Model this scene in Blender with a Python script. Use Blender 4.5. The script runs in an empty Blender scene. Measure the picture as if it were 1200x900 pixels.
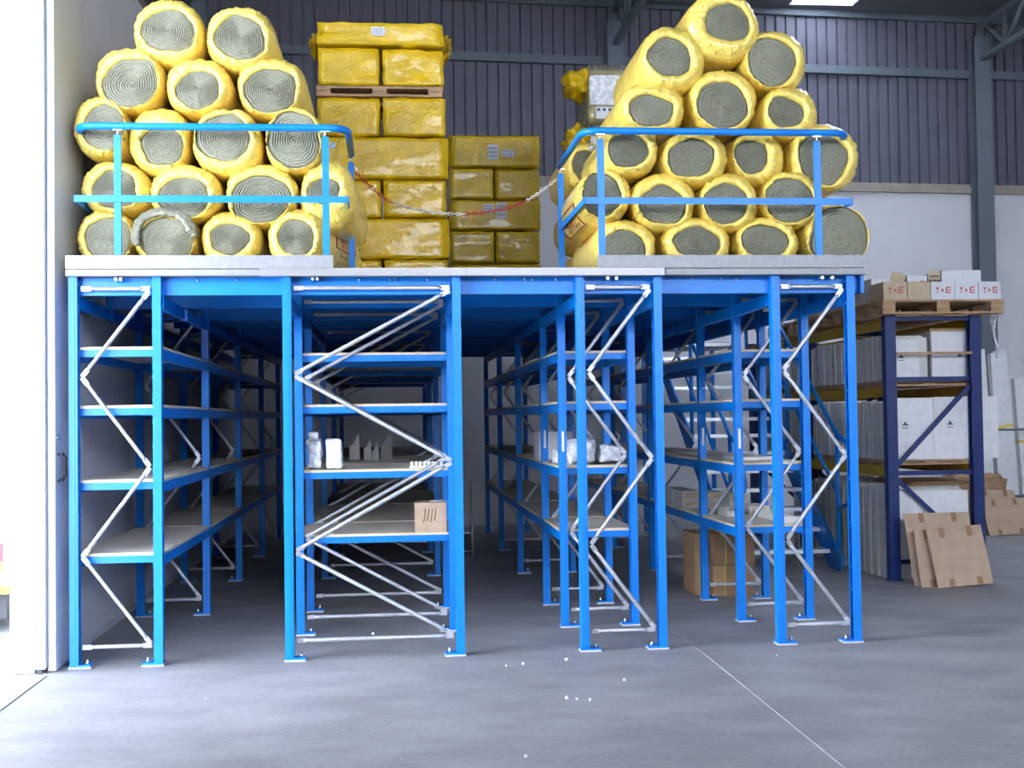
import bpy, bmesh, math, random
from mathutils import Vector, Matrix, noise
C = bpy.context.scene.collection
PI = math.pi
random.seed(7)

# ------------------------------------------------------------------ camera
cam_d = bpy.data.cameras.new('camera'); cam = bpy.data.objects.new('camera', cam_d); C.objects.link(cam)
cam_d.sensor_width = 36.0; cam_d.lens = 36.0 * 1410.36 / 1200.0; cam_d.clip_end = 300
_r = Vector((0.99503721, -0.09850356, -0.01407154)); _u = Vector((0.01123208, -0.02932147, 0.99950692)); _f = Vector((0.09886759, 0.99470463, 0.02806955))
m = Matrix((( _r.x, _u.x, -_f.x, 2.0605), (_r.y, _u.y, -_f.y, -7.9337), (_r.z, _u.z, -_f.z, 1.5558), (0, 0, 0, 1)))
cam.matrix_world = m
bpy.context.scene.camera = cam

# ------------------------------------------------------------------ light
world = bpy.data.worlds.new('overcast_sky'); bpy.context.scene.world = world
world.use_nodes = True
_bg = world.node_tree.nodes['Background']
_bg.inputs[0].default_value = (0.76, 0.84, 1.0, 1.0)
_bg.inputs[1].default_value = 24.5
vs = bpy.context.scene.view_settings
vs.view_transform = 'Standard'; vs.look = 'None'; vs.gamma = 1.0; vs.use_curve_mapping = False
vs.exposure = 0.12

# ------------------------------------------------------------------ materials
def nodes(name):
    m = bpy.data.materials.new(name); m.use_nodes = True
    nt = m.node_tree; return m, nt, nt.nodes['Principled BSDF']
def mat(name, col, rough=0.5, metal=0.0, noise_scale=None, noise_amt=0.15, bump=0.0, bump_scale=60, coat=0.0, stretch=None, col2=None, spec=0.5, detail=5, trans=0.0, dist=0.0):
    m, nt, b = nodes(name)
    b.inputs['Base Color'].default_value = (*col, 1); b.inputs['Roughness'].default_value = rough
    b.inputs['Metallic'].default_value = metal; b.inputs['Coat Weight'].default_value = coat
    b.inputs['Specular IOR Level'].default_value = spec
    if trans: b.inputs['Transmission Weight'].default_value = trans
    tc = nt.nodes.new('ShaderNodeTexCoord'); vec = tc.outputs['Object']
    if stretch:
        mp = nt.nodes.new('ShaderNodeMapping'); mp.inputs['Scale'].default_value = stretch
        nt.links.new(vec, mp.inputs['Vector']); vec = mp.outputs['Vector']
    if noise_scale:
        n = nt.nodes.new('ShaderNodeTexNoise'); n.inputs['Scale'].default_value = noise_scale; n.inputs['Detail'].default_value = detail
        nt.links.new(vec, n.inputs['Vector'])
        r = nt.nodes.new('ShaderNodeValToRGB')
        c2 = col2 if col2 else tuple(min(1, c * (1 + noise_amt)) for c in col)
        c1 = col if col2 else tuple(c * (1 - noise_amt) for c in col)
        r.color_ramp.elements[0].position = 0.35; r.color_ramp.elements[1].position = 0.65
        r.color_ramp.elements[0].color = (*c1, 1); r.color_ramp.elements[1].color = (*c2, 1)
        nt.links.new(n.outputs['Fac'], r.inputs['Fac']); nt.links.new(r.outputs['Color'], b.inputs['Base Color'])
    if bump:
        n = nt.nodes.new('ShaderNodeTexNoise'); n.inputs['Scale'].default_value = bump_scale; n.inputs['Detail'].default_value = 4; n.inputs['Distortion'].default_value = dist
        nt.links.new(vec, n.inputs['Vector'])
        bp = nt.nodes.new('ShaderNodeBump'); bp.inputs['Strength'].default_value = bump; bp.inputs['Distance'].default_value = 0.01
        nt.links.new(n.outputs['Fac'], bp.inputs['Height']); nt.links.new(bp.outputs['Normal'], b.inputs['Normal'])
    return m
M = {}
M['blue'] = mat('blue_powder_coat', (0.0, 0.20, 0.68), 0.38, noise_scale=9, noise_amt=0.05, spec=0.4)
M['rack_blue'] = mat('dark_blue_paint', (0.002, 0.020, 0.125), 0.45, noise_scale=8, noise_amt=0.12)
M['rack_yellow'] = mat('ochre_beam_paint', (0.55, 0.33, 0.004), 0.5, noise_scale=8, noise_amt=0.1)
M['zinc'] = mat('zinc_plated_tube', (0.52, 0.53, 0.55), 0.33, 0.55, noise_scale=30, noise_amt=0.08)
M['bolt'] = mat('bright_bolt', (0.8, 0.8, 0.8), 0.25, 0.9)
M['chip'] = mat('chipboard', (0.70, 0.63, 0.52), 0.75, noise_scale=140, noise_amt=0.16, bump=0.15, bump_scale=150)
M['chip_edge'] = mat('chipboard_edge', (0.72, 0.58, 0.38), 0.8, noise_scale=200, noise_amt=0.2)
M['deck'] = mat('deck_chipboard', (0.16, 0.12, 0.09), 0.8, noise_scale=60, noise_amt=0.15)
M['galv'] = mat('galvanised_sheet', (0.27, 0.275, 0.28), 0.5, 0.35, noise_scale=25, noise_amt=0.08)
M['grout'] = mat('pale_shim', (0.62, 0.60, 0.55), 0.8)
M['wool'] = mat('stone_wool', (0.285, 0.28, 0.205), 0.95, noise_scale=60, noise_amt=0.16, bump=0.5, bump_scale=110)
M['yellow_film'] = mat('yellow_film', (0.93, 0.68, 0.13), 0.30, noise_scale=14, noise_amt=0.12, bump=1.0, bump_scale=15, coat=0.5, dist=2.2)
M['yellow_pack'] = mat('yellow_pack_film', (0.72, 0.47, 0.004), 0.32, noise_scale=5, noise_amt=0.10, bump=0.8, bump_scale=9, coat=0.2, dist=2.5)
M['print_red'] = mat('dark_red_print', (0.28, 0.03, 0.015), 0.6)
M['red'] = mat('red_print', (0.62, 0.12, 0.12), 0.6)
M['white'] = mat('white_paper', (0.72, 0.73, 0.74), 0.6, noise_scale=30, noise_amt=0.03)
M['print_dark'] = mat('dark_print', (0.08, 0.09, 0.12), 0.6)
M['card'] = mat('brown_cardboard', (0.42, 0.26, 0.14), 0.8, noise_scale=12, noise_amt=0.09)
M['card_pale'] = mat('pale_cardboard', (0.58, 0.46, 0.31), 0.8, noise_scale=12, noise_amt=0.07)
M['card_front'] = mat('tan_cardboard', (0.50, 0.36, 0.25), 0.8, noise_scale=9, noise_amt=0.08)
M['tape'] = mat('brown_tape', (0.30, 0.17, 0.08), 0.35)
M['strap'] = mat('yellow_strap', (0.75, 0.60, 0.12), 0.4)
M['wood'] = mat('pallet_wood', (0.42, 0.27, 0.15), 0.8, noise_scale=6, noise_amt=0.22, stretch=(1, 9, 9), bump=0.2)
M['foam'] = mat('white_foam_board', (0.76, 0.76, 0.76), 0.7, noise_scale=14, noise_amt=0.05)
M['foam_edge'] = mat('grey_foam_board', (0.66, 0.64, 0.61), 0.8, noise_scale=14, noise_amt=0.08)
M['plastic_bag'] = mat('clear_wrap', (0.74, 0.75, 0.77), 0.22, noise_scale=22, noise_amt=0.25, bump=0.9, bump_scale=45, coat=0.5)
M['packet'] = mat('pale_packet', (0.66, 0.64, 0.58), 0.7, noise_scale=20, noise_amt=0.05)
M['wall_white'] = mat('white_wall_paint', (0.70, 0.69, 0.70), 0.85, noise_scale=1.3, noise_amt=0.04, bump=0.1, bump_scale=30)
M['door_leaf'] = mat('door_leaf_paint', (0.60, 0.64, 0.69), 0.5, noise_scale=3, noise_amt=0.02)
M['panel'] = mat('light_grey_panel', (0.58, 0.58, 0.60), 0.55, noise_scale=2, noise_amt=0.03)
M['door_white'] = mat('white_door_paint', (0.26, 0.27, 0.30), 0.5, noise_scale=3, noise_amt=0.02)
M['cladding'] = mat('grey_cladding', (0.118, 0.115, 0.145), 0.6, noise_scale=2.5, noise_amt=0.06)
M['steel_grey'] = mat('grey_steel_paint', (0.13, 0.155, 0.175), 0.6, noise_scale=4, noise_amt=0.06)
M['sill'] = mat('beige_flashing', (0.36, 0.31, 0.25), 0.7, noise_scale=5, noise_amt=0.06)
M['roof'] = mat('roof_sheet', (0.20, 0.20, 0.22), 0.7, noise_scale=3, noise_amt=0.05)
M['alu'] = mat('aluminium_tread', (0.75, 0.78, 0.80), 0.35, 0.6)
M['black'] = mat('black_plastic', (0.03, 0.03, 0.035), 0.5)
M['dark'] = mat('dark_recess', (0.04, 0.035, 0.045), 0.6)
M['asphalt'] = mat('pale_paving', (0.50, 0.50, 0.50), 0.9, noise_scale=30, noise_amt=0.2)
M['van_white'] = mat('white_car_paint', (0.78, 0.80, 0.82), 0.3, coat=0.6)
M['van_glass'] = mat('car_glass', (0.30, 0.50, 0.52), 0.08)
M['van_red'] = mat('red_stripe', (0.60, 0.03, 0.05), 0.4)
M['van_yellow'] = mat('yellow_stripe', (0.85, 0.50, 0.03), 0.4)
M['chain_red'] = mat('red_chain_plastic', (0.55, 0.05, 0.02), 0.4)
M['chain_white'] = mat('white_chain_plastic', (0.85, 0.84, 0.82), 0.4)
def concrete():
    m, nt, b = nodes('concrete_floor')
    tc = nt.nodes.new('ShaderNodeTexCoord')
    def nz(s, d, st=None):
        n = nt.nodes.new('ShaderNodeTexNoise'); n.inputs['Scale'].default_value = s; n.inputs['Detail'].default_value = d
        v = tc.outputs['Object']
        if st:
            mp = nt.nodes.new('ShaderNodeMapping'); mp.inputs['Scale'].default_value = st; mp.inputs['Rotation'].default_value = (0, 0, 0.3)
            nt.links.new(v, mp.inputs['Vector']); v = mp.outputs['Vector']
        nt.links.new(v, n.inputs['Vector']); return n
    a = nz(0.8, 10, (1, 1.2, 1)); bnz = nz(26, 5); c = nz(2.3, 8, (0.8, 1.3, 1))
    r = nt.nodes.new('ShaderNodeValToRGB'); r.color_ramp.elements[0].position = 0.3; r.color_ramp.elements[1].position = 0.7
    r.color_ramp.elements[0].color = (0.27, 0.267, 0.272, 1); r.color_ramp.elements[1].color = (0.355, 0.35, 0.355, 1)
    nt.links.new(a.outputs['Fac'], r.inputs['Fac'])
    r2 = nt.nodes.new('ShaderNodeValToRGB'); r2.color_ramp.elements[0].position = 0.38; r2.color_ramp.elements[1].position = 0.72
    r2.color_ramp.elements[0].color = (0.86, 0.86, 0.86, 1); r2.color_ramp.elements[1].color = (1.12, 1.12, 1.12, 1)
    nt.links.new(c.outputs['Fac'], r2.inputs['Fac'])
    mx = nt.nodes.new('ShaderNodeMix'); mx.data_type = 'RGBA'; mx.blend_type = 'MULTIPLY'; mx.inputs[0].default_value = 1
    nt.links.new(r.outputs['Color'], mx.inputs[6]); nt.links.new(r2.outputs['Color'], mx.inputs[7])
    r3 = nt.nodes.new('ShaderNodeValToRGB'); r3.color_ramp.elements[0].position = 0.3; r3.color_ramp.elements[1].position = 0.7
    r3.color_ramp.elements[0].color = (0.9, 0.9, 0.9, 1); r3.color_ramp.elements[1].color = (1.08, 1.08, 1.08, 1)
    nt.links.new(bnz.outputs['Fac'], r3.inputs['Fac'])
    mx2 = nt.nodes.new('ShaderNodeMix'); mx2.data_type = 'RGBA'; mx2.blend_type = 'MULTIPLY'; mx2.inputs[0].default_value = 1
    nt.links.new(mx.outputs[2], mx2.inputs[6]); nt.links.new(r3.outputs['Color'], mx2.inputs[7])
    nt.links.new(mx2.outputs[2], b.inputs['Base Color'])
    b.inputs['Roughness'].default_value = 0.62
    bp = nt.nodes.new('ShaderNodeBump'); bp.inputs['Strength'].default_value = 0.12; bp.inputs['Distance'].default_value = 0.01
    nt.links.new(bnz.outputs['Fac'], bp.inputs['Height']); nt.links.new(bp.outputs['Normal'], b.inputs['Normal'])
    return m
M['concrete'] = concrete()
def tread_mat():
    m, nt, b = nodes('checker_plate')
    b.inputs['Base Color'].default_value = (0.36, 0.35, 0.345, 1); b.inputs['Metallic'].default_value = 0.45; b.inputs['Roughness'].default_value = 0.4
    tc = nt.nodes.new('ShaderNodeTexCoord'); w = nt.nodes.new('ShaderNodeTexChecker'); w.inputs['Scale'].default_value = 55
    mp = nt.nodes.new('ShaderNodeMapping'); mp.inputs['Rotation'].default_value = (0.5, 0.78, 0.78)
    nt.links.new(tc.outputs['Object'], mp.inputs['Vector']); nt.links.new(mp.outputs['Vector'], w.inputs['Vector'])
    bp = nt.nodes.new('ShaderNodeBump'); bp.inputs['Strength'].default_value = 0.9; bp.inputs['Distance'].default_value = 0.004
    nt.links.new(w.outputs['Fac'], bp.inputs['Height']); nt.links.new(bp.outputs['Normal'], b.inputs['Normal'])
    return m
M['tread'] = tread_mat()
def sheet_mat():                                  # translucent rooflight sheet
    m, nt, b = nodes('rooflight_sheet')
    nt.nodes.remove(b)
    t = nt.nodes.new('ShaderNodeBsdfTranslucent'); t.inputs[0].default_value = (0.62, 0.64, 0.66, 1)
    nt.links.new(t.outputs[0], nt.nodes['Material Output'].inputs[0]); return m
M['rooflight'] = sheet_mat()

# ------------------------------------------------------------------ helpers
class MB:
    def __init__(s): s.bm = bmesh.new()
    def box(s, x0, x1, y0, y1, z0, z1, mi=0, rot=None, piv=None):
        vs_ = [s.bm.verts.new((x, y, z)) for x in (x0, x1) for y in (y0, y1) for z in (z0, z1)]
        if rot:
            p = Vector(piv) if piv else Vector(((x0+x1)/2, (y0+y1)/2, (z0+z1)/2))
            for v in vs_: v.co = rot @ (v.co - p) + p
        for f in ((0,1,3,2),(4,6,7,5),(0,4,5,1),(2,3,7,6),(0,2,6,4),(1,5,7,3)):
            fc = s.bm.faces.new([vs_[i] for i in f]); fc.material_index = mi
        return s
    def tube(s, pts, r, n=10, mi=0, cap=True, closed=False):
        pts = [Vector(p) for p in pts]; rings = []
        N = len(pts); up = None
        for i, p in enumerate(pts):
            if closed: d = pts[(i+1) % N] - pts[(i-1) % N]
            else: d = (pts[min(i+1, N-1)] - pts[max(i-1, 0)])
            d.normalize()
            if up is None:
                up = Vector((0, 0, 1)) if abs(d.z) < 0.9 else Vector((1, 0, 0))
            a = d.cross(up); a.normalize(); b = a.cross(d); b.normalize(); up = b
            rr = r[i] if isinstance(r, (list, tuple)) else r
            rings.append([s.bm.verts.new(p + a * math.cos(t) * rr + b * math.sin(t) * rr) for t in [2*PI*k/n for k in range(n)]])
        M_ = N if closed else N - 1
        for i in range(M_):
            A, B = rings[i], rings[(i+1) % N]
            for k in range(n):
                f = s.bm.faces.new((A[k], A[(k+1) % n], B[(k+1) % n], B[k])); f.smooth = True; f.material_index = mi
        if cap and not closed:
            s.bm.faces.new(rings[0]).material_index = mi; s.bm.faces.new(list(reversed(rings[-1]))).material_index = mi
        return s
    def prism(s, prof, axis, a, b, mi=0):          # profile of 2D points extruded along an axis
        def P(p, t): return {'x': (t, p[0], p[1]), 'y': (p[0], t, p[1]), 'z': (p[0], p[1], t)}[axis]
        A = [s.bm.verts.new(P(p, a)) for p in prof]; B = [s.bm.verts.new(P(p, b)) for p in prof]
        n = len(prof)
        for k in range(n):
            s.bm.faces.new((A[k], A[(k+1) % n], B[(k+1) % n], B[k])).material_index = mi
        s.bm.faces.new(list(reversed(A))).material_index = mi; s.bm.faces.new(B).material_index = mi
        return s
    def mesh(s, name, mats, bevel=0.0):
        if bevel:
            es = [e for e in s.bm.edges if len(e.link_faces) == 2 and e.calc_face_angle(0) > 0.6]
            bmesh.ops.bevel(s.bm, geom=es, offset=bevel, segments=2, affect='EDGES', profile=0.6)
        bmesh.ops.recalc_face_normals(s.bm, faces=s.bm.faces)
        me = bpy.data.meshes.new(name); s.bm.to_mesh(me); s.bm.free()
        for mm in (mats if isinstance(mats, (list, tuple)) else [mats]): me.materials.append(mm)
        return me
    def obj(s, name, mats, parent=None, bevel=0.0, loc=None):
        return link(name, s.mesh(name, mats, bevel), parent, loc)
def link(name, me, parent=None, loc=None):
    o = bpy.data.objects.new(name, me); C.objects.link(o)
    if parent: o.parent = parent
    if loc: o.location = loc
    return o
def tag(o, label=None, cat=None, group=None, kind=None):
    if label: o['label'] = label
    if cat: o['category'] = cat
    if group: o['group'] = group
    if kind: o['kind'] = kind
    return o
def thing(name, label, cat, loc=(0, 0, 0), group=None, rz=0):
    o = bpy.data.objects.new(name, None); C.objects.link(o); o.location = loc; o.rotation_euler = (0, 0, rz); o.empty_display_size = 0.1
    return tag(o, label, cat, group)
def copy_tree(o, parent=None):
    c = o.copy(); C.objects.link(c)
    if parent: c.parent = parent
    for ch in list(o.children): copy_tree(ch, c)
    return c
def struct(o): o['kind'] = 'structure'; return o
ORD = ['first', 'second', 'third', 'fourth', 'fifth', 'sixth', 'seventh', 'eighth']

# ------------------------------------------------------------------ building shell
WT = math.radians(4.0); WO = Vector((9, 10, 0))             # the back wall runs 4 degrees off the racks
wd = Vector((math.cos(WT), math.sin(WT), 0)); wn = Vector((-math.sin(WT), math.cos(WT), 0))
def wall_obj(o): o.location = WO; o.rotation_euler = (0, 0, WT); return o

fl = struct(MB().box(-0.11, 17, -14, 11.6, -0.12, 0).obj('floor', M['concrete']))
MB().tube([(4.075, 0.85, 0.0004), (4.06, -0.4, 0.0004), (4.016, -2.777, 0.0004), (3.98, -6, 0.0004)], 0.0022, 4).obj('expansion_joint', M['grout'], fl)
MB().tube([(-0.085, -0.2, 0.0004), (-0.075, -6, 0.0004)], 0.004, 4).obj('threshold_joint', M['dark'], fl)
struct(MB().box(-40, -0.11, -30, 60, -0.14, -0.006).obj('ground_yard', M['asphalt']))

# left partition: ribbed sandwich panels, each one an object
wl = struct(MB().box(-0.22, -0.172, 0.0, 9.36, 0, 5.24).obj('wall_left', M['panel']))
prof = [(-0.17, 0.0)]
k = 0.0
W = 1.06
pts = []
n = 26
for i in range(n):
    y0 = i * W / n
    pts += [(-0.112, y0 + 0.002), (-0.108, y0 + 0.006), (-0.108, y0 + W/n - 0.006), (-0.112, y0 + W/n - 0.002)]
prof = [(-0.17, 0.002)] + pts + [(-0.17, W - 0.002)]
pm = MB().prism([(a, b) for a, b in prof], 'z', 0.0, 5.24).mesh('panel', M['panel'])
for i in range(8):
    if i == 0:
        q = [(-0.17, 0.1)] + [p for p in pts if p[1] > 0.6*0.17 + 0.35] + [(-0.17, W - 0.002)]
    link('panel', pm, wl, (0, 0.62 + i * (W + 0.006), 0))
MB().box(-0.15, -0.095, 0.62, 9.16, 0.0, 0.05).obj('base_rail', M['panel'], wl)
MB().box(-0.24, -0.09, -0.10, 9.2, 5.24, 5.29).obj('cap_rail', M['sill'], wl)
struct(MB().box(-0.108, -0.062, -0.085, 0.60, 0.01, 5.22).obj('door_1', M['door_leaf'], None, 0.004))
dr = bpy.data.objects['door_1']
h = MB(); h.tube([(-0.055, -0.045, 1.37), (-0.03, -0.045, 1.34), (-0.03, -0.045, 1.22), (-0.055, -0.045, 1.19)], 0.007, 6)
h.tube([(-0.055, 0.05, 1.37), (-0.03, 0.05, 1.34), (-0.03, 0.05, 1.22), (-0.055, 0.05, 1.19)], 0.007, 6)
h.obj('door_handle', M['black'], dr)
MB().tube([(-0.07, -0.03, 1.47), (-0.05, -0.03, 1.47)], 0.022, 14).obj('lock_plate', M['bolt'], dr)
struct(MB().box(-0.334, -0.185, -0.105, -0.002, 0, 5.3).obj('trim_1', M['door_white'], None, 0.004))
t2 = struct(MB().box(-0.183, -0.113, -0.135, -0.002, 0.03, 5.3).obj('trim_2', M['van_white'], None, 0.003))
MB().box(-0.165, -0.135, -0.137, -0.134, 0, 0.03).obj('floor_guide', M['black'], t2)
MB().box(-0.163, -0.158, -0.1375, -0.134, 1.22, 1.38).obj('keep_slot', M['black'], t2)
# outer left wall of the hall beyond the door opening, header above it
struct(MB().box(-0.34, -0.11, -14, -2.6, 0, 8.2).obj('wall_side', M['wall_white']))
struct(MB().box(-0.34, -0.11, -2.6, -0.0, 5.32, 8.2).obj('wall_header', M['wall_white']))
struct(MB().box(-8.2, -8, 0.0, 11.6, 5.3, 8.2).obj('wall_far_left', M['cladding']))
struct(MB().box(-8, -0.34, -0.2, 0.0, 5.32, 8.2).obj('wall_return', M['cladding']))
struct(MB().box(-8.2, -0.24, 0.0, 9.3, 5.0, 5.08).obj('ceiling_passage', M['roof']))
struct(MB().box(-0.11, 2, -14.2, -14, 0, 8.2).box(12, 17.2, -14.2, -14, 0, 8.2).box(2, 12, -14.2, -14, 0, 4.4).box(2, 12, -14.2, -14, 6.4, 8.2).obj('wall_unseen_front', M['wall_white']))  # unseen wall behind the camera, added with a high opening to limit daylight
struct(MB().box(17, 17.2, -14, 11.6, 0, 8.2).obj('wall_right', M['wall_white']))

# back wall: white lower wall, beige flashing, grey ribbed cladding sheets above
wb = struct(MB().box(-9.3, 8.2, 0.0, 0.2, 0, 5.1).obj('wall_back', M['wall_white'])); wall_obj(wb)
MB().box(-17.5, 8.2, -0.07, 0.02, 4.98, 5.07).box(-17.5, 8.2, -0.012, 0.02, 5.07, 5.13).obj('flashing', M['sill'], wb)
P_ = 0.1667; sp = []
for i in range(6):
    x = i * P_
    sp += [(x, 0.0), (x + 0.125, 0.0), (x + 0.135, 0.035), (x + 0.157, 0.035)]
sp = sp + [(6*P_ - 0.003, 0.0), (6*P_ - 0.003, 0.05), (0, 0.05)]
sm = MB().prism(sp, 'z', 5.12, 7.79).mesh('cladding_sheet', M['cladding'])
for i in range(25): link('cladding_sheet', sm, wb, (-17.0 + i * 1.0, 0, 0))
MB().box(-17.5, 8.2, 0.06, 0.12, 5.1, 7.79).obj('backing_sheet', M['cladding'], wb)
for z in (6.86,):
    MB().prism([(-0.09, z - 0.06), (0.0, z - 0.06), (0.0, z - 0.045), (-0.075, z - 0.045), (-0.075, z + 0.05), (0.0, z + 0.05), (0.0, z + 0.065), (-0.09, z + 0.065)], 'x', -17.3, 8.1).obj('sheeting_rail', M['steel_grey'], wb)
MB().box(-17.3, 8.1, -0.07, 0.0, 7.69, 7.795).obj('eaves_beam', M['steel_grey'], wb)

# roof with a rooflight strip that meets the back wall
rf = struct(MB().box(-8, 8.15, -14.2, 11.4, 7.80, 7.88).box(9.15, 17.2, -14.2, 11.4, 7.80, 7.88).box(8.15, 9.15, 9.75, 11.4, 7.80, 7.88).box(8.15, 9.15, -14.2, 2, 7.80, 7.88).obj('ceiling', M['roof']))
MB().box(8.15, 9.15, 2, 9.70, 7.83, 7.84).obj('rooflight_sheet', M['rooflight'], rf)
for y in (-3, -0.5, 2.0, 4.5, 7.0, 8.7):
    MB().prism([(y, 7.64), (y + 0.08, 7.64), (y + 0.08, 7.65), (y + 0.01, 7.65), (y + 0.01, 7.79), (y + 0.08, 7.79), (y + 0.08, 7.80), (y, 7.80)], 'x', -7.9, 17).obj('purlin', M['steel_grey'], rf)

def i_section(x, y, w, d, tf=0.02, tw=0.014):
    return [(x-w/2, y-d/2), (x+w/2, y-d/2), (x+w/2, y-d/2+tf), (x+tw/2, y-d/2+tf), (x+tw/2, y+d/2-tf), (x+w/2, y+d/2-tf), (x+w/2, y+d/2), (x-w/2, y+d/2), (x-w/2, y+d/2-tf), (x-tw/2, y+d/2-tf), (x-tw/2, y-d/2+tf), (x-w/2, y-d/2+tf)]
for j, (cx_, cy_) in enumerate(((11.28, 9.98), (5.40, 9.55), (-0.6, 9.1))):
    col = struct(MB().prism(i_section(cx_, cy_, 0.26, 0.24), 'z', 0.02, 7.4).box(cx_-0.2, cx_+0.2, cy_-0.16, cy_+0.16, 0, 0.02).obj('trim_%d' % (3 + j), M['steel_grey']))
    # roof truss running away from this column towards the camera
    tr = struct(MB().box(cx_-0.05, cx_+0.05, -5, cy_-0.12, 7.02, 7.10).box(cx_-0.05, cx_+0.05, -5, cy_, 7.54, 7.62).obj('trim_%d' % (6 + j), M['steel_grey']))
    y = cy_ - 0.2; s_ = 0
    while y > -4.5:
        a, b = ((7.58, 7.06), (7.06, 7.58))[s_]
        MB().tube([(cx_, y, a), (cx_, y - 0.62, b)], 0.035, 6).obj('truss_web', M['steel_grey'], tr)
        y -= 0.62; s_ = 1 - s_
        if s_ == 1: MB().tube([(cx_, y, 7.06), (cx_, y, 7.58)], 0.035, 6).obj('truss_web', M['steel_grey'], tr)

# ------------------------------------------------------------------ mezzanine racks
RACK = [(0.0, 0.579), (1.352, 2.516), (3.288, 3.869), (4.630, 5.211)]
FY = [0.0, 0.93, 2.0, 4.05, 6.15, 8.2]
RN = ['leftmost narrow rack', 'wide second rack', 'narrow third rack', 'rightmost narrow rack']
HT = 2.5; PW = 0.055; PD = 0.07
def post_mesh():
    t = 0.004                                        # open channel, mouth to the right
    w, d = PW, PD
    b = MB().prism([(0, 0), (w, 0), (w, 0.012), (w - t, 0.012), (w - t, t), (t, t), (t, d - t), (w - t, d - t), (w - t, d - 0.012), (w, d - 0.012), (w, d), (0, d)], 'z', 0.022, HT)
    # shallow raised bead up the front face and hook lugs on the side
    b.box(w*0.30, w*0.70, -0.0025, 0.0, 0.03, HT - 0.01)
    z = 0.2
    while z < 2.45:
        b.box(w, w + 0.005, 0.014, 0.026, z, z + 0.018); b.box(w, w + 0.005, 0.044, 0.056, z, z + 0.018); z += 0.15
    return b.mesh('post', M['blue'])
PM = post_mesh()
BP = MB().box(-0.004, 0.128, -0.006, 0.088, 0.010, 0.022).mesh('base_plate', M['blue'])
SH = MB().box(-0.006, 0.131, -0.009, 0.09, 0.0, 0.010).mesh('shim', M['grout'])
AB = MB().tube([(0.1, 0.045, 0.022), (0.1, 0.045, 0.05)], 0.007, 8).tube([(0.1, 0.045, 0.022), (0.1, 0.045, 0.034)], 0.012, 6).mesh('anchor_bolt', M['bolt'])
PLT = MB().box(0.0185, 0.0365, -0.0045, -0.0028, 1.30, 1.45).mesh('label_strip', M['white'])
def brace_mesh(a, b):
    a = Vector(a); b = Vector(b); d = (b - a).normalized()
    mb = MB(); L = (b - a).length
    mb.tube([a + d*0.035, a + d*0.07, b - d*0.07, b - d*0.035], [0.009, 0.014, 0.014, 0.009], 8)
    ang = math.atan2(d.z, d.x); R = Matrix.Rotation(-ang, 3, 'Y')
    for p, s in ((a, 1), (b, -1)):
        c = p + d*0.018*s
        mb.box(c.x-0.03, c.x+0.03, c.y-0.004, c.y+0.004, c.z-0.015, c.z+0.015, rot=R)
        mb.tube([(p.x, p.y-0.016, p.z), (p.x, p.y+0.016, p.z)], 0.011, 6)
    return mb.mesh('brace', M['zinc'])
BR = {}
def frame(ri, fi):
    x0, x1 = RACK[ri]; w = x1 - x0; y = FY[fi]
    where = 'foremost' if fi == 0 else ORD[fi] + ' from front'
    t = thing('upright_frame', 'blue upright frame, silver braces, %s in the %s' % (where, RN[ri]), 'rack frame', (x0, y, 0), 'mezzanine upright frames')
    key = round(w, 1)
    p = link('post', PM, t); 
    if ri == 2 and fi in (1, 2) or (ri == 3 and fi in (1, 2)): link('label_strip', PLT, p)
    q = link('post', PM, t, (w, PD, 0)); q.rotation_euler = (0, 0, PI)
    for mir in (0, 1):
        for me in (BP, SH, AB):
            o = link(me.name.split('.')[0], me, t, (w, 0.081, 0) if mir else (0, 0, 0))
            if mir: o.rotation_euler = (0, 0, PI)
            if me is SH: o['label'] = 'pale grout shim'
            if me is AB: o['label'] = 'bright anchor bolt'
    if key not in BR:
        L, R = 0.085, w - 0.085; Y = PD/2
        zz = [(R, 2.41), (L, 1.854), (R, 1.272), (L, 0.705), (R, 0.135)]
        ms = [brace_mesh((L, Y, 2.425), (R, Y - 0.0, 2.425)), brace_mesh((L, Y, 0.128), (R, Y, 0.128))]
        for i in range(4):
            a, b = zz[i], zz[i+1]; yy = Y - 0.010
            ms.append(brace_mesh((a[0], yy, a[1] - 0.012), (b[0], yy, b[1] + 0.012)))
        BR[key] = ms
    for me in BR[key]:
        link('brace', me, t)
    return t
for ri in range(4):
    for fi in range(6):
        if ri == 0 and fi == 1: continue
        frame(ri, fi)

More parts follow.
